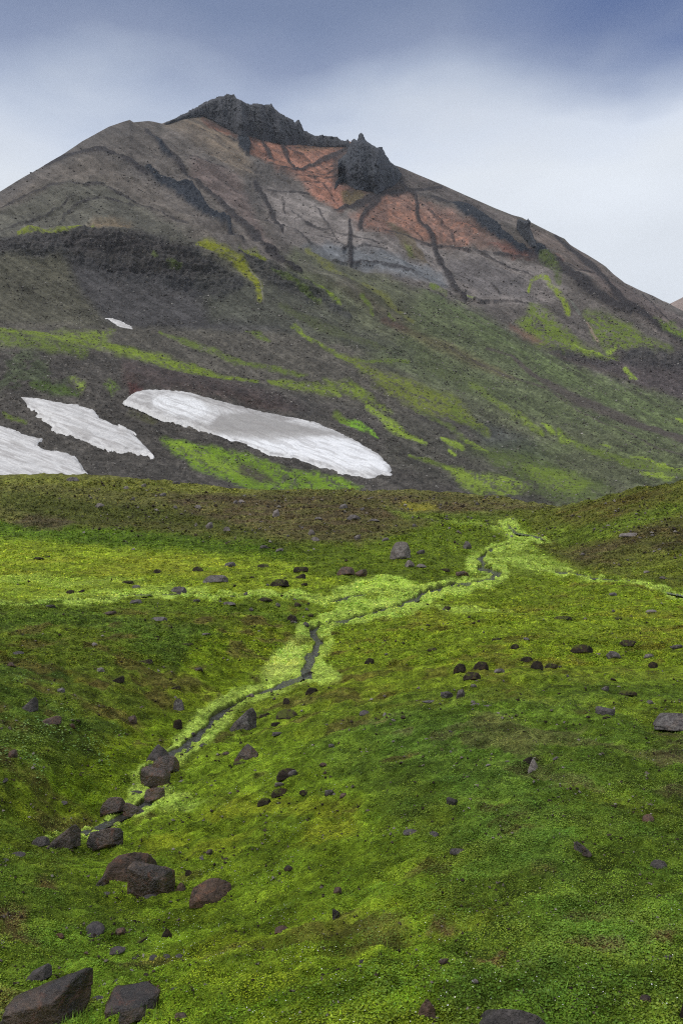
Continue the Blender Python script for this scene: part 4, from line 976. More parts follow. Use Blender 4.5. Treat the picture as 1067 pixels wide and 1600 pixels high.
    q([(150, 1330), (380, 1240), (560, 1260), (560, 1330), (300, 1340)], (136, 138, 40), .5, 14, mod=sstep(.4, .6, w2))
    # patches of other growth through the whole foreground
    yl = sstep(.52, .64, w1) * .75; dk = sstep(.54, .66, w3 * .5 + w2 * .5) * .8; br = sstep(.58, .68, w2 * .6 + w1 * .4)
    full = [(-1600, 955), (500, 955), (600, 1080), (2700, 1050), (2700, 2700), (-1600, 2700)]
    q(full, (128, 138, 40), .4, 10, mod=yl.astype(np.float32)); q(full, (78, 98, 40), .4, 10, mod=dk.astype(np.float32)); q(full, (76, 62, 42), .7, 10, mod=br.astype(np.float32))
    mead = [(450, 930), (900, 900), (1300, 940), (1300, 1090), (450, 1090)]
    q(mead, (92, 108, 28), .6, 8, mod=dk.astype(np.float32)); q(mead, (84, 74, 36), .6, 8, mod=br.astype(np.float32))
    q([(560, 1130), (760, 1120), (1000, 1150), (1100, 1300), (900, 1240), (700, 1180)], (84, 74, 58), .6, 12, mod=sstep(.52, .62, w2))
    q([(1000, 1140), (1030, 1120), (1100, 1130), (1100, 1260), (1040, 1250), (1020, 1190)], (80, 70, 56), .7, 6, mod=sstep(.4, .55, w2))
    for c in [(930, 1480, 50, 14), (1030, 1475, 22, 10), (765, 1490, 26, 8), (688, 1452, 22, 8), (845, 1365, 20, 8), (15, 1440, 30, 22), (35, 1470, 22, 12), (70, 1390, 18, 10)]:
        q([(c[0] + c[2] * math.cos(a), c[1] + c[3] * math.sin(a)) for a in np.linspace(0, 2 * PI, 14)], (92, 68, 56), .8, 8, 2, mod=sstep(.36, .5, w2 * .5 + w4 * .5))
    # right hillside
    RH = [(800, 800), (870, 793), (1067, 740), (2600, 500), (2600, 1000), (1150, 930), (1067, 915), (960, 898), (880, 884), (835, 850), (845, 838)]
    q(RH, (88, 94, 40), 1, 5)
    q([(860, 800), (1067, 750), (1300, 720), (1300, 800), (1067, 790), (960, 820), (890, 820)], (86, 78, 44), .8, 8, mod=.3 + .7 * sstep(.4, .6, w1))
    q([(860, 860), (930, 850), (1000, 830), (1067, 810), (1300, 790), (1300, 870), (1067, 865), (980, 885), (900, 880)], (80, 72, 52), .9, 8, mod=.5 + .5 * sstep(.4, .6, w1))
    q([(850, 830), (960, 810), (1067, 780), (1067, 800), (980, 830), (880, 850)], (92, 110, 38), .7, 7)
    q([(960, 880), (1067, 850), (1300, 860), (1300, 920), (1067, 905), (1000, 900)], (98, 108, 40), .6, 7)
    # tone variation of the plants themselves
    PN.c *= ((.76 + .48 * stc(w2)) * (.7 + .6 * stc(w4)) * (.88 + .24 * stc(w3)))[..., None]
    # lime banks
    bk = PN.bank * (.75 + .5 * (w2 - .3)); bk = np.clip(bk, 0, 1) * (.55 + .45 * sstep(.0, .35, PN.cush + w4 * .4 - .1))
    al = np.ones(X.shape, bool); PN.put(al, bk[al], (166, 190, 92), .92)
    q([(412, 1046), (430, 1022), (455, 1005), (470, 1015), (465, 1040), (440, 1055), (415, 1055)], (182, 196, 108), .6, 8)
    q([(560, 908), (640, 904), (655, 918), (600, 925), (555, 925)], (168, 196, 84), .6, 6)
    PN.c[..., 2] *= .78; PN.c *= 1.07
    # wet soil of the channel
    k = 1 - sstep(1.0, 1.5, PN.chan); PN.put(al, k[al], (58, 50, 38), .9)
npx = np.concatenate([np.linspace(-1500, -45, 60, endpoint=False), np.arange(-45, 1115, 1.15), np.linspace(1115, 2600, 61)])
nts = row_samples([(-3, 0, 16), (0, 1, 40), (1, 2, 110), (2, 3, 105), (3, 4, 105), (4, 5, 100), (5, 6, 100), (6, 7, 100), (7, 8, 100), (8, 9, 56), (9, 10, 56), (10, 11, 56), (11, 12, 42), (12, 13, 60), (13, 16, 24)])
N0, NLX, NLY = near_net(npx, nts)
PN = Paint(NLX, NLY, (96, 112, 34)); warp_fields(PN, 6, 22)
NP = near_detail(N0, NLX, NLY, PN)
paint_near(PN, NP)
me = mesh_from('ground', NP.reshape(-1, 3), grid_faces(*NLX.shape), M_NEAR, PN.c)
ground = tag(link('ground', me), kind='structure')
NEAR = Lookup(NP, npx)
NOFF = int((NP[:, 0, 1] <= .5).sum())

# ------------------------------------------------------------------ water
def water(name, pts, kind='structure'):
    xs = [p[0] for p in pts]; ys = [p[1] for p in pts]
    cols = np.flatnonzero((npx > min(xs) - 25) & (npx < max(xs) + 25)); med = np.median(NLY, axis=1)
    rows = np.flatnonzero((med > min(ys) - 20) & (med < max(ys) + 20) & (nts >= 0) & (nts <= 13))
    sl = np.ix_(rows, cols)
    pn = Paint(NLX[sl].copy(), NLY[sl].copy(), (80, 80, 80))
    b, m, d = pn.mask_line([(a_, b_, c_ * .78 + .3) for a_, b_, c_ in pts], .3, 0, 1.7); dd = np.full(pn.X.shape, 9.0); dd[b] = d
    P = N0[sl].copy(); D = P[..., 1]
    P[..., 2] -= np.clip(D * .0035, .05, .22) * .45
    f = grid_faces(*pn.X.shape); kf = (dd.ravel()[f] < 1.7).all(1); f = f[kf]
    used = np.unique(f); mp_ = np.full(pn.X.size, -1, np.int32); mp_[used] = np.arange(len(used), dtype=np.int32)
    tag(link(name, mesh_from(name, P.reshape(-1, 3)[used], mp_[f], M_WATER)), kind=kind)
for w_ in WATERS: water('stream', w_)

# ------------------------------------------------------------------ rocks
def ico_dirs(sub):
    bm = bmesh.new(); bmesh.ops.create_icosphere(bm, subdivisions=sub, radius=1)
    V = np.array([v.co[:] for v in bm.verts]); Fc = np.array([[v.index for v in f.verts] for f in bm.faces]); bm.free(); return V / np.linalg.norm(V, axis=1, keepdims=True), Fc
ICO = {k: ico_dirs(k) for k in (3, 4, 5, 6)}
def noise3(p, s, seed, o=4):
    return (fbm(p[:, 0] / s + p[:, 2] / s * .7, p[:, 1] / s + 5, o, seed) + fbm(p[:, 1] / s - 3 + p[:, 0] / s * .4, p[:, 2] / s, o, seed + 50) + fbm(p[:, 2] / s + 9, p[:, 0] / s - p[:, 1] / s * .5, o, seed + 90)) / 3 - .5
def hull_rock(pts, sub=5, soft=26, rough=.035, seed=0):
    """solid bounded by the convex hull of pts, edges worn, surface broken by noise"""
    pts = np.asarray(pts, float); c = pts.mean(0)
    bm = bmesh.new()
    for p in pts: bm.verts.new(p - c)
    bmesh.ops.convex_hull(bm, input=bm.verts[:]); bm.normal_update()
    pl = []
    for f in bm.faces:
        n = np.array(f.normal[:]); d = float(n @ np.array(f.verts[0].co[:]))
        if d < 0: n, d = -n, -d
        if np.linalg.norm(n) > .5: pl.append((n, max(d, .02)))
    bm.free()
    dirs, Fc = ICO[sub]
    inv = np.stack([np.clip(dirs @ n, 0, None) / d for n, d in pl], 1)
    g = (inv ** soft).sum(1) ** (1 / soft)      # soft maximum of 1/r
    V = dirs / g[:, None]
    V = V * (1 + rough * 3 * noise3(V, .45, seed, 3)[:, None] + rough * 1.6 * noise3(V, .13, seed + 7, 3)[:, None])
    # chipped steps
    st = noise3(V, .35, seed + 13, 2); V = V * (1 - rough * 1.2 * (st > .06))[:, None]
    return V + c, Fc
def norm_rock(V):
    mn, mx = V.min(0), V.max(0)
    V = V.copy(); V[:, 0] = (V[:, 0] - (mn[0] + mx[0]) / 2) / (mx[0] - mn[0]); V[:, 1] = (V[:, 1] - (mn[1] + mx[1]) / 2) / (mx[1] - mn[1]); V[:, 2] = (V[:, 2] - mn[2]) / (mx[2] - mn[2])
    return V
def random_hull(r, n=14, flat=.6):
    p = r.normal(size=(n, 3)); p /= np.linalg.norm(p, axis=1, keepdims=True)
    p *= r.uniform(.75, 1.1, (n, 1)); return p * (1, .85, flat)
HERO = {
 'wedge': [(-.5, -.25, .42), (-.5, -.3, 0), (-.45, -.1, .5), (.06, -.5, .6), (.14, -.5, -.1), (.3, 0, .98), (.42, .1, 1.0), (.5, .2, .92), (.5, .1, .3), (.42, 0, 0), (.45, .45, .5), (-.35, .3, .55), (-.4, .5, 0), (.4, .5, 0)],
 'table': [(-.5, -.4, .5), (-.48, -.5, 0), (-.36, .3, .92), (-.3, .5, .9), (.1, -.5, .55), (.12, -.45, -.1), (.25, .4, 1), (.5, .1, .72), (.46, .0, .2), (.3, -.45, .1), (.5, .5, .2), (-.5, .5, 0), (-.1, -.5, .3)],
 'block': [(-.5, -.3, .9), (-.5, -.35, .2), (-.38, -.5, .1), (-.3, -.1, 1), (.05, -.2, .88), (.3, -.15, .8), (.5, .1, .62), (.5, 0, .1), (.25, -.48, .55), (.3, -.5, .1), (-.1, -.5, .0), (-.05, -.5, .62), (.45, .5, .5), (-.4, .5, .8), (-.4, .5, 0), (.4, .5, 0)],
 'dome': [(-.5, -.2, .35), (-.5, -.3, 0), (-.36, -.3, .7), (-.2, -.1, .95), (.1, -.1, 1), (.34, -.1, .9), (.48, .1, .55), (.5, 0, .1), (.2, -.5, .3), (-.2, -.5, .2), (-.4, .5, .5), (.4, .5, .5), (0, .5, 0)],
 'slab': [(-.5, -.2, .3), (-.48, -.4, .0), (-.3, -.5, .35), (-.42, .2, .7), (-.1, .4, .95), (.15, .3, 1), (.42, .1, .78), (.5, -.05, .45), (.44, -.2, .1), (.1, -.5, .25), (.1, -.5, 0), (-.3, .5, .2), (.4, .5, .2)],
 'loaf': [(-.5, -.25, .5), (-.48, -.4, .05), (-.4, -.1, .9), (-.1, -.2, .96), (.2, -.1, 1), (.42, -.05, .9), (.5, .1, .6), (.48, -.2, .15), (.1, -.5, .35), (-.15, -.5, .2), (.4, .5, .5), (-.4, .5, .6), (0, .5, 0)],
 'tilt': [(-.5, -.2, .1), (-.4, -.4, .0), (-.35, -.1, .35), (-.05, -.3, .65), (.2, -.2, .95), (.34, 0, 1), (.5, .1, .7), (.5, -.1, .1), (.2, -.5, .1), (-.2, .4, .4), (.35, .5, .7), (0, .5, 0)],
 'point': [(-.5, -.2, .15), (-.45, -.4, 0), (-.3, -.3, .5), (-.1, -.1, .85), (.05, 0, 1), (.25, -.1, .85), (.5, 0, .45), (.48, -.3, 0), (.1, -.5, .3), (.4, .5, .3), (-.3, .5, .4), (0, .5, 0)],
}
HEROMESH = {}
def hero_mesh(shape, seed, mk, sub):
    key = (shape, seed, mk, sub)
    if key not in HEROMESH:
        if shape in HERO: V, Fc = hull_rock(HERO[shape], sub, 46, .032, seed)
        else:
            r = np.random.default_rng(seed + 1000); V, Fc = hull_rock(random_hull(r, 13, .75), sub, 40, .05, seed)
        me = mesh_from('boulder', norm_rock(V), Fc, M_ROCK[mk]); HEROMESH[key] = me
    return HEROMESH[key]
ROCKS = []
def rock(px, py, w, h, mk, label, cat='rock', shape='rand', seed=None, name=None, group=None, dep=.8, sink=.16, rot=None, flip=False):
    """px, py: middle of its foot on the ground; w, h: seen size"""
    p, i, j = NEAR.at(px, py)
    d = p.y; m = d / F
    if mk == 'slate' and shape == 'rand': shape = 'slab'; h *= .85
    if mk == 'dark' and shape == 'rand': shape = ('tilt', 'rand', 'loaf')[int(px) % 3]
    seed = int(px * 7 + py * 3) % 6 if seed is None else seed
    el = math.atan2(py - h / 2 - CY, F)
    W_ = w * m; vh = h * m; Dp = W_ * dep * .8
    flat_ = mk == 'slate' and py > 1130 and w < 45 and shape == 'slab'
    if flat_: Dp = min(1.5 * W_, max(.6 * W_, .75 * vh / math.sin(el)))
    H_ = max(.35 * vh, (vh - .55 * Dp * math.sin(max(el, 0))) / math.cos(el))
    H_ = min(H_, 1.6 * vh)
    if flat_: H_ = .42 * vh
    if w <= 26: sink = max(sink, .3); H_ *= .9
    big = w > 26
    me = hero_mesh(shape, seed, mk, 6 if w > 60 else 5 if w > 26 else 4 if w > 10 else 3)
    o = bpy.data.objects.new(name or ('boulder' if W_ > .45 else 'stone'), me); COL.objects.link(o)
    yy = d + Dp * .42; xx = (px - CX) / F * yy
    zz = min(NEAR.z((px - CX) / F * d, d), NEAR.z(xx, yy))
    o.location = (xx, yy, zz - H_ * sink)
    o.scale = (W_ * (-1 if flip else 1), Dp, H_ * (1 + sink))
    o.rotation_euler = (0, 0, -math.atan2(px - CX, F) if rot is None else rot)
    tag(o, label, cat, group); ROCKS.append(o); return o

R_ = rock
# --- bottom left corner
R_(74, 1610, 142, 76, 'wet', 'largest rusty brown wedge-shaped boulder in the bottom left corner', 'boulder', 'wedge', 1, dep=.55, sink=.05)
R_(208, 1581, 86, 40, 'wet', 'flat-topped brown boulder right of the big corner wedge', 'boulder', 'table', 2, dep=.75)
R_(207, 1600, 42, 24, 'wet', 'small dark rock leaning below the flat-topped boulder', 'rock', 'loaf', 3)
R_(61, 1532, 40, 22, 'slate', 'grey flat shard just above the big corner boulder', 'stone', 'tilt', 4)
R_(153, 1563, 18, 9, 'slate', 'small flat grey stone between the two corner boulders', 'stone')
R_(234, 1545, 7, 14, 'brown', 'thin upright stone chip behind the flat-topped boulder', 'stone', 'point', 3)
R_(283, 1592, 20, 12, 'wet', 'dark chip right of the flat-topped boulder', 'stone')
R_(666, 1590, 28, 28, 'brown', 'brown pointed rock at the bottom edge, middle of the frame', 'rock', 'point', 2)
R_(800, 1634, 112, 55, 'slate', 'broad dark rounded boulder cut by the bottom edge', 'boulder', 'dome', 4, dep=.6)
R_(756, 1590, 14, 10, 'dark', 'little dark stone left of the bottom edge boulder', 'stone')
R_(1065, 1592, 10, 26, 'dark', 'dark sliver of rock in the bottom right corner', 'stone')
# --- the central foreground cluster
R_(203, 1378, 86, 52, 'brown', 'rear reddish brown boulder of the foreground cluster', 'boulder', 'dome', 5, dep=.7)
R_(237, 1400, 74, 60, 'wet', 'front faceted brown boulder of the foreground cluster', 'boulder', 'block', 6, dep=.65)
R_(160, 1384, 22, 20, 'wet', 'small round rock at the left end of the foreground cluster', 'rock', 'tilt', 5)
R_(282, 1392, 17, 15, 'brown', 'small brown stone at the right end of the foreground cluster', 'stone', 'point', 1)
R_(234, 1405, 22, 12, 'slate', 'grey pebble under the front faceted boulder', 'stone')
R_(166, 1398, 14, 6, 'slate', 'thin grey chip below the small round rock of the cluster', 'stone')
R_(330, 1411, 68, 35, 'brown', 'low slab-like reddish boulder right of the foreground cluster', 'boulder', 'slab', 7, dep=.42)
R_(165, 1327, 56, 33, 'wet', 'loaf-shaped brown boulder on the grass above the foreground cluster', 'boulder', 'loaf', 8, dep=.7)
# --- stream rocks
R_(99, 1324, 54, 36, 'wet', 'brown boulder at the low end of the stream, left', 'boulder', 'tilt', 9, dep=.7)
R_(64, 1324, 28, 18, 'slate', 'grey rock left of the low stream boulder', 'rock', 'dome', 2)
R_(28, 1338, 24, 12, 'slate', 'flat grey stone near the left edge below the stream', 'stone')
R_(8, 1347, 12, 7, 'slate', 'small grey stone at the left edge below the stream', 'stone')
R_(177, 1273, 40, 28, 'wet', 'dark brown rock left of its twin where the stream narrows', 'boulder', 'dome', 10)
R_(211, 1273, 36, 22, 'wet', 'dark brown rock right of its twin where the stream narrows', 'boulder', 'tilt', 11, flip=True)
R_(242, 1252, 32, 22, 'wet', 'small dark rock in the stream below the piled boulders', 'rock', 'loaf', 12)
R_(213, 1240, 20, 7, 'slate', 'flat grey stone in the stream left of the piled boulders', 'stone')
R_(246, 1193, 38, 30, 'slate', 'rearmost grey boulder of the pile in the stream', 'boulder', 'point', 5)
R_(258, 1212, 46, 32, 'wet', 'middle reddish boulder of the pile in the stream', 'boulder', 'dome', 6)
R_(244, 1231, 46, 34, 'wet', 'front boulder of the pile in the stream with a pale facet', 'boulder', 'block', 3)
R_(273, 1196, 12, 8, 'dark', 'small dark stone right of the stream pile', 'stone')
R_(302, 1154, 10, 10, 'wet', 'small reddish stone beside the upper narrows of the stream', 'stone')
R_(318, 1165, 12, 6, 'slate', 'little grey stone on the moss right of the stream', 'stone')
R_(98, 1256, 16, 8, 'slate', 'flat bluish stone on the grass left of the stream', 'stone')
R_(5, 1222, 16, 10, 'slate', 'grey stone at the left edge halfway down the slope', 'stone')
# --- boulders right of the stream
R_(385, 1186, 38, 28, 'wet', 'smooth brown boulder right of the stream, lower of two', 'boulder', 'point', 7)
R_(380, 1138, 42, 34, 'grey', 'rough grey boulder close to the stream, upper of two', 'boulder', 'tilt', 8)
R_(448, 1124, 34, 16, 'dark', 'mossy slab with a dark split face behind the rough boulder', 'rock', 'slab', 9)
R_(448, 1101, 12, 12, 'dark', 'dark tuft-like stone above the mossy slab', 'stone')
R_(487, 1084, 20, 12, 'dark', 'dark peaty stone just below the bend of the stream', 'stone', 'dome', 1)
R_(411, 1120, 22, 8, 'dark', 'dark stone beside the rough grey boulder', 'stone')
R_(434, 1150, 18, 8, 'grey', 'grey stone below the rough grey boulder', 'stone'); R_(431, 1135, 16, 8, 'dark', 'low mossy stone between the two brown and grey boulders', 'stone')
R_(449, 1215, 34, 20, 'dark', 'mossy dark rock with broken grey face on the green slope', 'rock', 'dome', 2)
R_(456, 1213, 16, 12, 'grey', 'broken grey face of stone set in the mossy dark rock', 'stone')
R_(437, 1229, 16, 8, 'pale', 'pale little stone under the mossy dark rock', 'stone')
R_(413, 1258, 22, 14, 'dark', 'brown crumbly rock above the low slab boulder', 'rock', 'dome', 3)
R_(438, 1245, 28, 14, 'dark', 'moss covered hump of stone left of the brown crumbly rock', 'stone', 'dome', 4)
R_(478, 1243, 22, 10, 'dark', 'moss covered flat stone right of the crumbly rock', 'stone')
R_(515, 1243, 16, 12, 'grey', 'left grey stone of a close pair in the moss', 'stone'); R_(536, 1247, 12, 8, 'brown', 'right brown stone of a close pair in the moss', 'stone')
R_(505, 1199, 14, 8, 'brown', 'small brown stone alone on the yellow-green moss', 'stone'); R_(518, 1168, 10, 7, 'grey', 'tiny grey stone above the lone brown one', 'stone')
R_(354, 1180, 14, 6, 'brown', 'reddish stone left of the smooth brown boulder', 'stone'); R_(374, 1194, 20, 6, 'dark', 'low dark stone under the smooth brown boulder', 'stone')
R_(451, 1363, 16, 11, 'brown', 'lone brown stone in the moss right of the low slab', 'stone'); R_(327, 1336, 12, 10, 'wet', 'dark wet stone on the moss above the low slab', 'stone')
R_(318, 1343, 14, 8, 'slate', 'flat grey stone touching the dark wet one', 'stone'); R_(295, 1368, 11, 10, 'dark', 'dark stone between the cluster and the flat grey stone', 'stone')
R_(525, 1435, 12, 16, 'slate', 'upright dark stone in the middle foreground', 'stone', 'block', 2); R_(527, 1396, 14, 10, 'brown', 'brown stone above the upright dark stone', 'stone')
R_(440, 1456, 22, 10, 'brown', 'flat reddish stone in the yellow moss', 'stone', 'slab', 1)
R_(149, 1464, 30, 24, 'slate', 'flat pale-grey slab lying left of the red chip', 'stone', 'slab', 3); R_(188, 1461, 18, 10, 'brown', 'red chip right of the flat pale-grey slab', 'stone')
R_(184, 1490, 24, 12, 'slate', 'dark flat chip below the red chip', 'stone', 'slab', 4); R_(222, 1473, 20, 10, 'dark', 'dark angular chip above a row of four pebbles', 'stone', 'tilt', 2)
R_(260, 1465, 18, 18, 'dark', 'dark upright chip right of the angular chip', 'stone', 'point', 4); R_(94, 1467, 14, 10, 'brown', 'brown chip near the bare soil at left', 'stone')
for k, (x_, y_) in enumerate([(212, 1498), (240, 1500), (260, 1499), (280, 1497)]):
    R_(x_, y_, 13, 10, 'slate', 'pebble of the short row of four in the lower left foreground', 'stone', group='row of four pebbles')
# --- lower right
R_(910, 1336, 28, 20, 'wet', 'glossy black rock with a tilted face on the right slope', 'rock', 'tilt', 3, flip=True)
R_(1028, 1358, 26, 18, 'slate', 'grey rock near the right edge below the glossy black one', 'rock', 'dome', 5)
R_(1012, 1284, 18, 12, 'brown', 'brown flat stone above the glossy black rock', 'stone', 'slab', 5)
R_(642, 1304, 26, 9, 'slate', 'long flat stone, leftmost of three in the clover', 'stone', 'slab', 6); R_(677, 1307, 16, 10, 'slate', 'small stone, middle of three in the clover', 'stone')
R_(715, 1335, 26, 11, 'slate', 'low rounded stone, lowest of three in the clover', 'stone', 'dome', 6)
R_(706, 1258, 18, 14, 'slate', 'dark grey stone alone above the three clover stones', 'stone', 'block', 3)
R_(832, 1205, 16, 22, 'pale', 'pale twisted upright stone on the right slope', 'stone', 'point', 6); R_(822, 1192, 20, 12, 'dark', 'dark mossy stone behind the pale twisted one', 'stone')
R_(693, 1508, 18, 12, 'brown', 'brown stone among clover leaves near the bottom', 'stone'); R_(742, 1538, 12, 8, 'pale', 'pale little stone near the bottom, right of centre', 'stone')
R_(1007, 1566, 18, 10, 'brown', 'brown stone low at the right', 'stone'); R_(1045, 1500, 16, 9, 'slate', 'dark stone by the bare soil at the right edge', 'stone')
R_(566, 1505, 10, 8, 'slate', 'small grey stone low in the middle foreground', 'stone'); R_(1070, 1140, 96, 34, 'grey', 'large grey lichen-covered slab rising from the slope at the right edge', 'boulder', 'dome', 6, dep=1.0)
# --- middle distance, right meadow
MR = [(718, 1050, 20, 16, 'dark', 'dark peaty rock, left of two side by side in the meadow'), (751, 1047, 24, 16, 'dark', 'dark peaty rock, right of two side by side in the meadow'), (737, 1063, 28, 14, 'dark', 'wide dark rock just below the side by side pair'),
 (908, 1021, 34, 15, 'dark', 'largest dark mossy rock far right in the yellow meadow'), (980, 1011, 30, 12, 'dark', 'flat dark rock right of the largest mossy one'), (958, 1030, 24, 14, 'grey', 'grey-brown rock below the flat dark rock'),
 (838, 1046, 20, 16, 'dark', 'dark rock, middle of three in a row in the meadow'), (822, 1035, 20, 11, 'dark', 'low dark rock, left of three in a row in the meadow'), (861, 1044, 20, 9, 'dark', 'low dark rock, right of three in a row in the meadow'),
 (1019, 1043, 16, 12, 'dark', 'dark stone beside a greener tuft at the far right'), (1013, 1028, 16, 7, 'pale', 'pale flat stone above the greener tuft'), (1056, 1015, 20, 9, 'grey', 'grey stone at the right edge of the meadow'),
 (719, 1090, 14, 14, 'grey', 'upright grey stone of the stony strip'), (698, 1092, 22, 14, 'grey', 'rounded grey stone left of the upright one'), (744, 1100, 20, 6, 'pale', 'pale flat stone, first right of the upright grey one'), (765, 1104, 26, 6, 'pale', 'pale long flat stone at the right end of the stony strip'),
 (672, 1099, 26, 6, 'grey', 'flat grey slab left of the rounded grey stone'), (569, 1117, 16, 9, 'slate', 'dark stone left at the start of the stony strip'), (945, 1116, 30, 14, 'slate', 'box-shaped grey slab on the right slope'), (947, 1123, 12, 5, 'dark', 'small stone under the box-shaped slab'),
 (980, 1087, 28, 9, 'dark', 'low dark stone with reddish side above the box-shaped slab'), (945, 1080, 12, 9, 'grey', 'small grey stone left of the low dark one'), (1015, 1101, 12, 8, 'grey', 'small grey stone right of the low dark one'),
 (577, 1037, 16, 11, 'dark', 'dark stone alone in the left part of the yellow meadow'), (675, 1017, 16, 6, 'dark', 'low dark stone in the middle of the yellow meadow'), (879, 967, 28, 7, 'dark', 'long low dark rock in the upper meadow'), (776, 1000, 16, 6, 'dark', 'thin dark stone above the side by side pair'),
 (956, 927 + 4, 14, 6, 'grey', 'grey stone in the meadow nearest the right rivulet'), (1016, 957, 18, 6, 'pale', 'pale flat stone in the upper right meadow'), (822 + 0, 1000, 12, 5, 'grey', 'tiny grey stone in the upper meadow'), (804, 1014, 14, 9, 'dark', 'dark stone above the row of three'),
 (698, 953, 14, 7, 'dark', 'dark stone just below the lime moss of the stream'), (740, 1074, 10, 6, 'grey', 'small stone below the wide dark rock'), (779, 1052, 18, 8, 'pale', 'pale speckled stone right of the side by side pair')]
for (x_, y_, w_, h_, mk, lb) in MR: R_(x_, y_, w_, h_, mk, lb, 'rock' if w_ > 19 else 'stone', 'dome' if mk == 'dark' else ('block' if 'box' in lb else 'rand'))
# --- far side of the flat
MF = [(625, 874, 33, 29, 'pale', 'biggest grey cracked boulder on the far bank of the stream'), (640, 886, 16, 12, 'pale', 'lower grey rock propped against the cracked boulder'), (658, 888, 18, 8, 'pale', 'flat grey stone right of the cracked boulder'), (657, 866, 14, 8, 'grey', 'grey stone up and right of the cracked boulder'),
 (337, 910, 40, 13, 'grey', 'wide grey rock above the left rivulet'), (279, 927, 28, 13, 'grey', 'boulder lying in the left rivulet'), (540, 899, 28, 14, 'brown', 'reddish grey rock, left of two above the lime moss'), (564, 901, 20, 13, 'brown', 'reddish grey rock, right of two above the lime moss'),
 (431, 808, 12, 14, 'pale', 'pale pointed stone standing on the hillock'), (487, 837, 12, 11, 'pale', 'pale stone on the hillock side, upper of two'), (493, 846, 15, 8, 'pale', 'pale stone on the hillock side, lower of two'), (553, 813, 24, 10, 'grey', 'bluish grey slab on the hillock'), (536, 795, 14, 9, 'grey', 'bluish grey stone above the grey slab'),
 (498, 812, 14, 5, 'pale', 'pale flat stone between the pointed stone and the slab'), (412, 887, 20, 7, 'dark', 'dark flat stone, first on the far meadow'), (413, 857, 14, 6, 'grey', 'grey stone at the foot of the hillock'), (437, 862, 14, 6, 'grey', 'grey stone right of the one at the hillock foot'),
 (437, 917, 30, 13, 'dark', 'dark brown rock in the middle of the far meadow'), (470, 893, 24, 9, 'dark', 'mossy dark stone above the brown rock'), (468, 904, 20, 9, 'dark', 'black wet stone below the mossy dark one'), (415, 941, 24, 9, 'dark', 'dark humped stone on the near side of the left rivulet'),
 (358, 945, 22, 6, 'grey', 'flat grey stone below the left rivulet'), (248, 970, 28, 8, 'grey', 'flat grey rock on the crown of the left mound'), (457, 972, 18, 13, 'dark', 'dark block on the left mound near the stream'), (478, 980, 12, 9, 'grey', 'grey stone beside the stream at its upper bend'), (212, 943, 20, 7, 'grey', 'small grey rock just under the left rivulet'),
 (171, 962, 24, 8, 'brown', 'brownish stone on the crown of the left mound'), (80, 950, 16, 6, 'grey', 'grey stone near the left end of the rivulet'), (110, 928, 12, 7, 'dark', 'dark stone above the left rivulet, left of two'), (126, 926, 14, 6, 'dark', 'dark stone above the left rivulet, right of two'), (61, 875, 18, 6, 'dark', 'dark flat stone on the bright flat at left'), (75, 871, 10, 3, 'dark', 'thin dark stone beside the flat dark one at left'),
 (247, 896, 14, 8, 'dark', 'dark stone alone in the bright flat'), (200, 912, 18, 6, 'dark', 'low dark stone above the boulder in the rivulet'), (214, 919, 14, 6, 'grey', 'grey stone beside the low dark one'), (310, 893, 18, 9, 'dark', 'dark stone left above the wide grey rock'), (359, 886, 20, 9, 'grey', 'grey stone right above the wide grey rock'),
 (308, 938 + 2, 12, 5, 'grey', 'small stone at the far side of the rivulet middle'), (730, 858, 14, 14, 'grey', 'grey rock on the bank left of the upper stream'), (722, 900, 22, 9, 'brown', 'brown flat rock where the stream bends'), (695, 893, 14, 6, 'dark', 'dark stone left of the brown flat rock'), (985, 838, 36, 6, 'pale', 'long pale slab lying on the right hillside'),
 (910, 868, 8, 5, 'pale', 'small pale stone low on the right hillside'), (1035, 905, 12, 5, 'grey', 'grey stone beside the right rivulet'), (1010, 896, 10, 5, 'pale', 'pale stone beside the right rivulet'), (115, 752, 22, 8, 'grey', 'bluish grey rock on the crest of the hillock at left'), (383, 763, 12, 7, 'dark', 'dark round boulder on the skyline of the hillock'),
 (275, 756, 14, 6, 'grey', 'grey stone on the crest right of the bluish rock'), (225, 760, 8, 6, 'pale', 'pale stone on the hillock crest'), (157, 793, 16, 8, 'pale', 'pale stone below the hillock crest at left'), (255, 776, 10, 7, 'grey', 'grey stone on the upper hillock'), (310, 795, 12, 7, 'pale', 'pale stone halfway down the hillock'),
 (327, 826, 12, 12, 'pale', 'pale rock on the lower hillock'), (355, 830, 12, 8, 'pale', 'pale rock right of the lower hillock one'), (378, 786, 12, 6, 'pale', 'pale flat stone high on the hillock'), (368, 787, 8, 6, 'grey', 'grey stone beside the pale flat one'), (602, 845, 12, 6, 'grey', 'grey stone above the cracked boulder'), (558, 843, 10, 8, 'pale', 'pale stone left above the cracked boulder'), (585, 815, 18, 5, 'grey', 'flat grey stone on the upper right hillock'),
 (1041, 1105 - 170, 0, 0, '', '')]
for (x_, y_, w_, h_, mk, lb) in MF:
    if w_: R_(x_, y_, w_, h_, mk, lb, 'boulder' if w_ > 25 else 'rock' if w_ > 17 else 'stone', 'slab' if h_ < w_ * .25 else ('dome' if w_ > 24 else 'rand'))
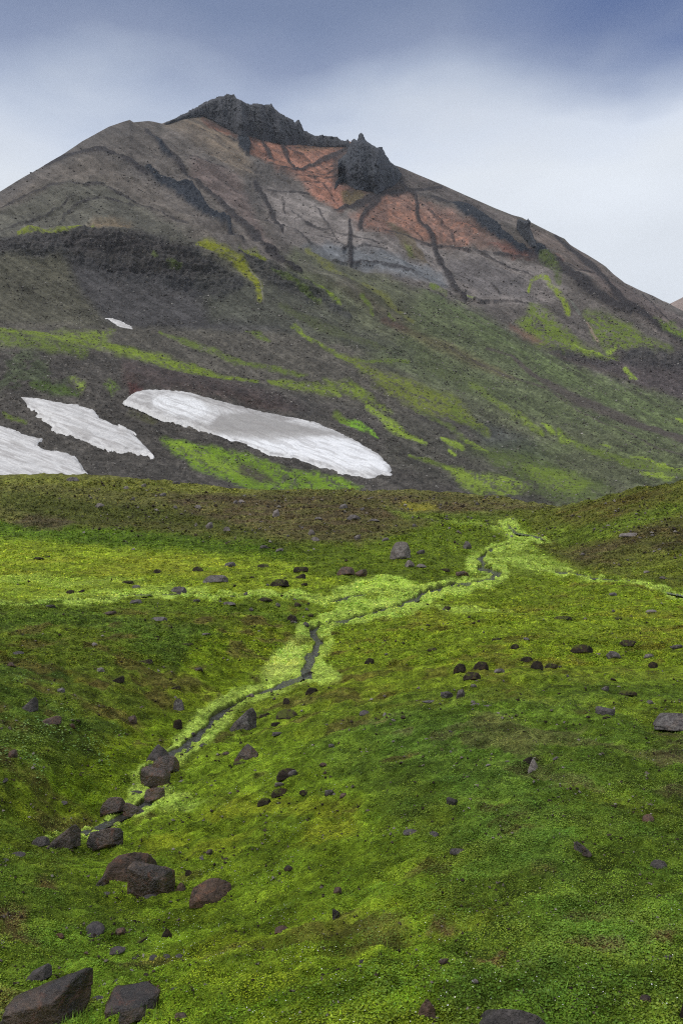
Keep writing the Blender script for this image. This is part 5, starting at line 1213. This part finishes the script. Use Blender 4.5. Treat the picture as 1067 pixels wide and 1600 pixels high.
# --- left mound
for (x_, y_, w_, h_, mk, lb) in [(46, 1112, 28, 22, 'slate', 'grey smooth boulder, upper of two on the left slope'), (75, 1132, 42, 15, 'brown', 'brown broken rock, lower of two on the left slope'), (206, 1131, 17, 14, 'brown', 'brown upright stone in the middle of the left slope'), (311, 1049, 14, 7, 'wet', 'black oval stone high on the left mound'),
 (280, 1111, 18, 22, 'grey', 'grey rock in a mossy hollow above the stream'), (278, 1140, 14, 18, 'dark', 'dark rock under the mossy hollow beside the stream'), (183, 1066, 24, 12, 'dark', 'dark broken rock on the left mound'), (222, 1036, 34, 9, 'dark', 'dark stone put in for a dark hole below the mound crown'),  # the low stone below the mound crown is added for a dark hole
 (29, 1022, 18, 7, 'slate', 'bluish flat stone high at the left edge'), (148, 1010, 10, 7, 'pale', 'pale stone high on the left slope'), (273, 1077, 18, 7, 'dark', 'low dark stone on the right flank of the mound'), (95, 1082, 14, 8, 'grey', 'grey stone in the brown patch of the left slope'), (18, 1042, 12, 8, 'brown', 'brown stone at the left edge'),
 (323, 993, 14, 5, 'grey', 'grey stone by the top of the mound'), (293, 1009, 18, 5, 'dark', 'dark flat stone near the top of the mound'), (20, 1185, 16, 14, 'brown', 'brown stone in pale leaves at the left edge'), (113, 1137, 10, 8, 'brown', 'small reddish stone right of the brown broken rock'), (158, 1050, 12, 8, 'pale', 'pale pinkish stone on the mound')]:
    R_(x_, y_, w_, h_, mk, lb, 'boulder' if w_ > 25 else 'stone', 'tilt' if w_ > 20 else 'rand')
# --- scattered stones, individually placed
def scatter(n, poly, wr, mks, group, label, seed, seen=None):
    r = np.random.default_rng(seed); poly = np.asarray(poly, float); k = 0
    while k < n:
        x_ = r.uniform(poly[:, 0].min(), poly[:, 0].max()); y_ = r.uniform(poly[:, 1].min(), poly[:, 1].max())
        ins = False
        for (x0, y0), (x1, y1) in zip(poly, np.roll(poly, -1, axis=0)):
            if (y0 > y_) != (y1 > y_) and x_ < (x1 - x0) * (y_ - y0) / (y1 - y0) + x0: ins = not ins
        if not ins: continue
        w_ = wr[0] + (wr[1] - wr[0]) * r.random() ** 2.2
        R_(x_, y_, w_, w_ * r.uniform(.35, .65), mks[r.integers(len(mks))], label, 'stone', 'rand', int(r.integers(6)), name='stone', group=group, rot=r.uniform(0, 6)); k += 1
scatter(50, [(60, 752), (280, 762), (420, 775), (720, 780), (800, 795), (720, 825), (640, 860), (560, 850), (420, 845), (300, 810), (150, 790)], (4, 11), ['grey', 'pale', 'grey'], 'small grey stones strewn on the hillock', 'small grey stone among many strewn over the brown hillock', 41)
scatter(18, [(880, 830), (1060, 790), (1060, 900), (950, 885)], (4, 9), ['grey', 'pale'], 'small stones on the right hillside', 'small pale stone among others on the brown right hillside', 42)
scatter(22, [(0, 1400), (300, 1400), (340, 1500), (260, 1590), (160, 1590), (140, 1500), (0, 1500)], (5, 12), ['slate', 'dark', 'brown'], 'dark chips in the lower left foreground', 'small dark chip of stone sunk in moss in the lower left', 43)
scatter(24, [(560, 1085), (800, 1090), (900, 1200), (800, 1210), (600, 1160)], (5, 13), ['grey', 'pale', 'dark'], 'small stones of the stony strip', 'small grey-brown stone of the stony strip across the right slope', 44)
scatter(16, [(380, 900), (520, 900), (500, 965), (400, 990), (320, 960)], (7, 16), ['dark', 'grey'], 'dark stones between rivulet and stream', 'low dark stone near where the left rivulet meets the stream', 45)
scatter(14, [(600, 950), (1060, 950), (1060, 1070), (560, 1070)], (5, 12), ['dark', 'grey'], 'small dark stones in the yellow meadow', 'small dark stone sunk in the yellow-green meadow', 46)


# ------------------------------------------------------------------ ground cover
def frames(n, r, tilt):
    """random unit up vectors leaning by about tilt"""
    a = r.uniform(0, 2 * PI, n); t = np.abs(r.normal(0, tilt, n))
    return np.stack([np.sin(t) * np.cos(a), np.sin(t) * np.sin(a), np.cos(t)], 1)
def quads(C, A, B):
    """quad around centre C spanned by half vectors A, B (diamond-like leaf)"""
    V = np.stack([C - A, C - B * .9, C + A, C + B], 1); return V.reshape(-1, 3)
def cover(name, n, yr, kind, seed, size, tint, where=None, label_kind='stuff', colfix=None, xr=(-60, 1125), ypow=1.0, smin=.0013, sig=.26):
    r = np.random.default_rng(seed)
    px = r.uniform(xr[0], xr[1], n); py = yr[0] + (yr[1] - yr[0]) * r.random(n) ** ypow
    p, i, j = NEAR.many(px, py)
    gi = i + NOFF
    ok = (PN.chan[gi, j] > 1.45)
    dx, dy = p[:, 0], p[:, 1]
    if where is not None: ok &= where(px, py, dx, dy, r)
    px, py, p, gi, j = px[ok], py[ok], p[ok], gi[ok], j[ok]; n = len(px); d = p[:, 1]
    s = np.maximum(size * r.uniform(.6, 1.5, n), d * smin * r.uniform(.7, 1.3, n))[:, None]
    up = frames(n, r, .5); az = r.uniform(0, PI, n); side = np.stack([np.cos(az), np.sin(az), 0 * az], 1)
    if kind == 'fleck':
        nrm = frames(n, r, .75); A = np.cross(nrm, side); A /= np.linalg.norm(A, axis=1, keepdims=True); B = np.cross(nrm, A) * s * .5; A = A * s * .6
        Cc = p + np.array([0, 0, 1]) * s * r.uniform(-.1, .5, n)[:, None]
    elif kind == 'blade':
        A = up * s * .9; B = side * s * .28; Cc = p + A * .75
    elif kind == 'grass':
        up = frames(n, r, .55); A = up * s * 2.2; B = side * s * .12; Cc = p + A * .8
    elif kind == 'leaf':
        nrm = frames(n, r, .55); A = np.cross(nrm, side); A /= np.linalg.norm(A, axis=1, keepdims=True); B = np.cross(nrm, A) * s * .55; A = A * s * .62
        Cc = p + np.array([0, 0, 1]) * s * r.uniform(.1, 1.3, n)[:, None]
    else:
        nrm = frames(n, r, .3); A = np.cross(nrm, side); A /= np.linalg.norm(A, axis=1, keepdims=True); B = np.cross(nrm, A) * s * .5; A = A * s * .5
        Cc = p + np.array([0, 0, 1]) * s * r.uniform(1.2, 2.6, n)[:, None]
    V = quads(Cc, A, B)
    base = PN.c[gi, j].astype(np.float64) if colfix is None else np.broadcast_to(colfix, (n, 3)).copy()
    if tint is not None: base = base * (1 - tint[1]) + tint[0] * tint[1]
    cl1 = stc(fbm(p[:, 0] / .16, p[:, 1] / .16, 3, 871), 2.8); cl2 = stc(fbm(p[:, 0] / .55, p[:, 1] / .55, 3, 872), 2.8)
    far_ = sstep(16, 34, d); cl1 = cl1 * (1 - far_) + far_ * stc(fbm(p[:, 0] / 1.1, p[:, 1] / 1.1, 3, 873), 2.8)
    v = (r.lognormal(0, sig * .6, n) * (.7 + .6 * (cl1 * .6 + cl2 * .4)))[:, None]
    if colfix is not None: v = r.lognormal(0, .15, n)[:, None]
    hue = (1 + (cl2 - .5) * .22)[:, None] ** np.array([1.0, 0, 0]) * (1 + r.normal(0, .07, (n, 3)) * (1, .4, 1))
    c = np.clip(base * v * hue * 1.42, 0, .9)
    Fc = np.arange(4 * n, dtype=np.int32).reshape(-1, 4)
    me = mesh_from(name, V, Fc, M_LEAF, np.repeat(c, 4, 0), smooth=False)
    return tag(link(name, me), kind=label_kind)
def dark_zone(px, py, x, y):
    return (.15 + .85 * sstep(.4, .6, fbm(x / .7, y / .7, 4, 810))) * (sstep(480, 760, px) * sstep(1070, 1200, py) + sstep(260, 60, px) * .6 + .12)
cover('moss', 240000, (985, 1680), 'fleck', 21, .010, None, lambda px, py, x, y, r: r.random(len(px)) < sstep(985, 1080, py) * .7 + .3, ypow=.9)
cover('clover', 260000, (1075, 1680), 'leaf', 22, .0105, (alb((92, 114, 50)), .5), lambda px, py, x, y, r: r.random(len(px)) < dark_zone(px, py, x, y))
cover('far_moss', 200000, (748, 1040), 'fleck', 26, .012, None, lambda px, py, x, y, r: r.random(len(px)) < np.where(stc(fbm(x / 2.2, y / 2.2, 3, 860)) > .5, 1, .5), smin=.0017, sig=.3)
def tuft_where(px, py, x, y, r):
    m = np.zeros(len(px))
    for cx, cy, rx, ry in [(352, 1505, 22, 9), (446, 1492, 20, 9), (125, 1592, 34, 10), (292, 1408, 16, 6), (505, 1440, 12, 6), (600, 1490, 14, 6), (240, 1590, 22, 8), (420, 1560, 20, 8), (350, 1570, 16, 7), (170, 1400, 18, 6), (455, 1395, 12, 5), (60, 1420, 20, 8), (1010, 1520, 24, 8), (870, 1560, 20, 8), (250, 1450, 12, 5)]:
        m = np.maximum(m, np.exp(-((px - cx) / rx) ** 2 - ((py - cy) / ry) ** 2))
    return r.random(len(px)) < m * .9 + .004
cover('grass', 42000, (1330, 1660), 'grass', 23, .016, (alb((106, 132, 60)), .5), tuft_where)
def flower_where(px, py, x, y, r):
    m = sstep(.5, .68, fbm(x / .9, y / .9, 3, 820)) * (sstep(90, 200, px) * sstep(640, 480, px) * sstep(1150, 1230, py) * sstep(1620, 1450, py) + .12)
    return r.random(len(px)) < m
cover('white_flowers', 9000, (1140, 1640), 'flower', 24, .0065, None, flower_where, colfix=alb((225, 228, 205)), smin=.0007)
def pale_where(px, py, x, y, r):
    m = np.zeros(len(px))
    for cx, cy, rx, ry in [(60, 1140, 40, 20), (110, 1165, 50, 22), (40, 1185, 40, 18), (45, 1060, 40, 14), (180, 1150, 18, 8), (20, 1215, 30, 10), (150, 1190, 20, 10), (90, 1110, 30, 10)]:
        m = np.maximum(m, np.exp(-((px - cx) / rx) ** 2 - ((py - cy) / ry) ** 2))
    return (r.random(len(px)) < m * .8) & (fbm(x / .5, y / .5, 3, 830) > .48)
cover('pale_leaves', 9000, (1030, 1240), 'leaf', 25, .03, None, pale_where, colfix=alb((98, 122, 68)), xr=(-30, 220), smin=.0017)

def stream_stones():
    r = np.random.default_rng(61)
    pts = STREAM + STREAM2[:20]
    for k in range(30):
        a_ = pts[r.integers(3, len(pts) - 1)]; f_ = r.uniform(4, 9) * (.7 + .6 * (a_[1] > 1050))
        R_(a_[0] + r.uniform(-1.2, 1.2) * a_[2], a_[1] + r.uniform(-.6, .8) * a_[2], f_, f_ * .6, ['wet', 'slate', 'dark'][k % 3], 'small dark stone lying in the bed or on the edge of the stream', 'stone', 'rand', int(k % 6), name='stone', group='small stones in the stream bed', rot=r.uniform(0, 6))
stream_stones()
# small stones that nobody could count
def rubble(name, n, G, net_c, wfun, yr, sizepx, cols, seed, mat, xr=(-30, 1100), offs=0, pw=3):
    r = np.random.default_rng(seed)
    px = r.uniform(xr[0], xr[1], n); py = r.uniform(yr[0], yr[1], n)
    p, i, j = G.many(px, py)
    ok = r.random(n) < wfun(px, py, p)
    px, py, p = px[ok], py[ok], p[ok]; n = len(px)
    s = p[:, 1] / F * (sizepx[0] + (sizepx[1] - sizepx[0]) * r.random(n) ** pw)
    p = p + np.array([0, 0, 1]) * (s * offs)[:, None]
    T = np.array([(1, 0, 0), (0, 1, 0), (-1, 0, 0), (0, -1, 0), (.2, .1, .75), (-.1, -.1, -.6)], float)
    Ft = np.array([(0, 1, 4), (1, 2, 4), (2, 3, 4), (3, 0, 4), (1, 0, 5), (2, 1, 5), (3, 2, 5), (0, 3, 5)])
    V = T[None] * (.5 * s)[:, None, None] * r.uniform(.6, 1.4, (n, 1, 3)) + r.normal(0, .12, (n, 6, 3)) * s[:, None, None]
    a = r.uniform(0, 2 * PI, n); ca, sa = np.cos(a)[:, None], np.sin(a)[:, None]
    V = np.stack([V[..., 0] * ca - V[..., 1] * sa, V[..., 0] * sa + V[..., 1] * ca, V[..., 2]], -1) + p[:, None, :]
    Fc = (Ft[None] + 6 * np.arange(n)[:, None, None]).reshape(-1, 3)
    cc = np.array([alb(c) for c in cols])[r.integers(len(cols), size=n)] * r.lognormal(0, .18, n)[:, None]
    tag(link(name, mesh_from(name, V.reshape(-1, 3), Fc, mat, np.repeat(np.clip(cc, 0, .9), 6, 0), smooth=False)), kind='stuff')
def far_w(px, py, p):
    a = fbm(px / 26, py / 13, 4, 840)
    m = .25 + .75 * sstep(.48, .62, a)
    m = m * (1 - .6 * sstep(520, 400, py))
    for pts in SNOWS.values():
        q_ = np.asarray(pts, float); ins = np.zeros(len(px), bool)
        for (x0, y0), (x1, y1) in zip(q_, np.roll(q_, -1, axis=0)):
            if y0 != y1: ins ^= ((y0 > py) != (y1 > py)) & (px < (x1 - x0) * (py - y0) / (y1 - y0) + x0)
        m = np.where(ins, 0, m)
    return m
rubble('scree_stones', 90000, FAR, None, far_w, (230, 790), (1.1, 3.8), [(138, 134, 128), (112, 107, 102), (62, 57, 54), (48, 45, 43), (84, 78, 73), (52, 48, 46)], 51, M_LEAF)
def near_w(px, py, p):
    a = fbm(px / 30, py / 12, 4, 850)
    hill = sstep(870, 820, py) * sstep(40, 200, px)
    right = sstep(850, 900, px) * sstep(900, 860, py)
    fg = sstep(1060, 1100, py) * .3 + sstep(900, 950, py) * .12 + sstep(1350, 1480, py) * sstep(330, 200, px) * .5
    return sstep(.45, .65, a) * np.clip(hill + right + fg + .06, 0, 1)
rubble('pebbles', 26000, NEAR, None, near_w, (745, 1640), (1.3, 6.0), [(126, 120, 112), (98, 90, 82), (66, 58, 50), (50, 43, 36), (58, 50, 42)], 52, M_LEAF, offs=.3, pw=2.2)



# ------------------------------------------------------------------ thin haze
def haze():
    x0, x1, y0, y1, z0, z1 = -4200, 4200, -200, 4200, -46, 1010
    V = np.array([(x, y, z) for x in (x0, x1) for y in (y0, y1) for z in (z0, z1)], float)
    Fc = np.array([(0, 1, 3, 2), (4, 6, 7, 5), (0, 4, 5, 1), (2, 3, 7, 6), (0, 2, 6, 4), (1, 5, 7, 3)])
    m = bpy.data.materials.new('haze_air'); m.use_nodes = True; nt = m.node_tree; nt.nodes.clear()
    out = nt.nodes.new('ShaderNodeOutputMaterial'); pv = nt.nodes.new('ShaderNodeVolumePrincipled')
    pv.inputs['Color'].default_value = (.82, .9, 1, 1); pv.inputs['Density'].default_value = 3.5e-5
    nt.links.new(pv.outputs[0], out.inputs['Volume'])
    tag(link('haze', mesh_from('haze', V, Fc, m, None, smooth=False)), kind='stuff')
haze()
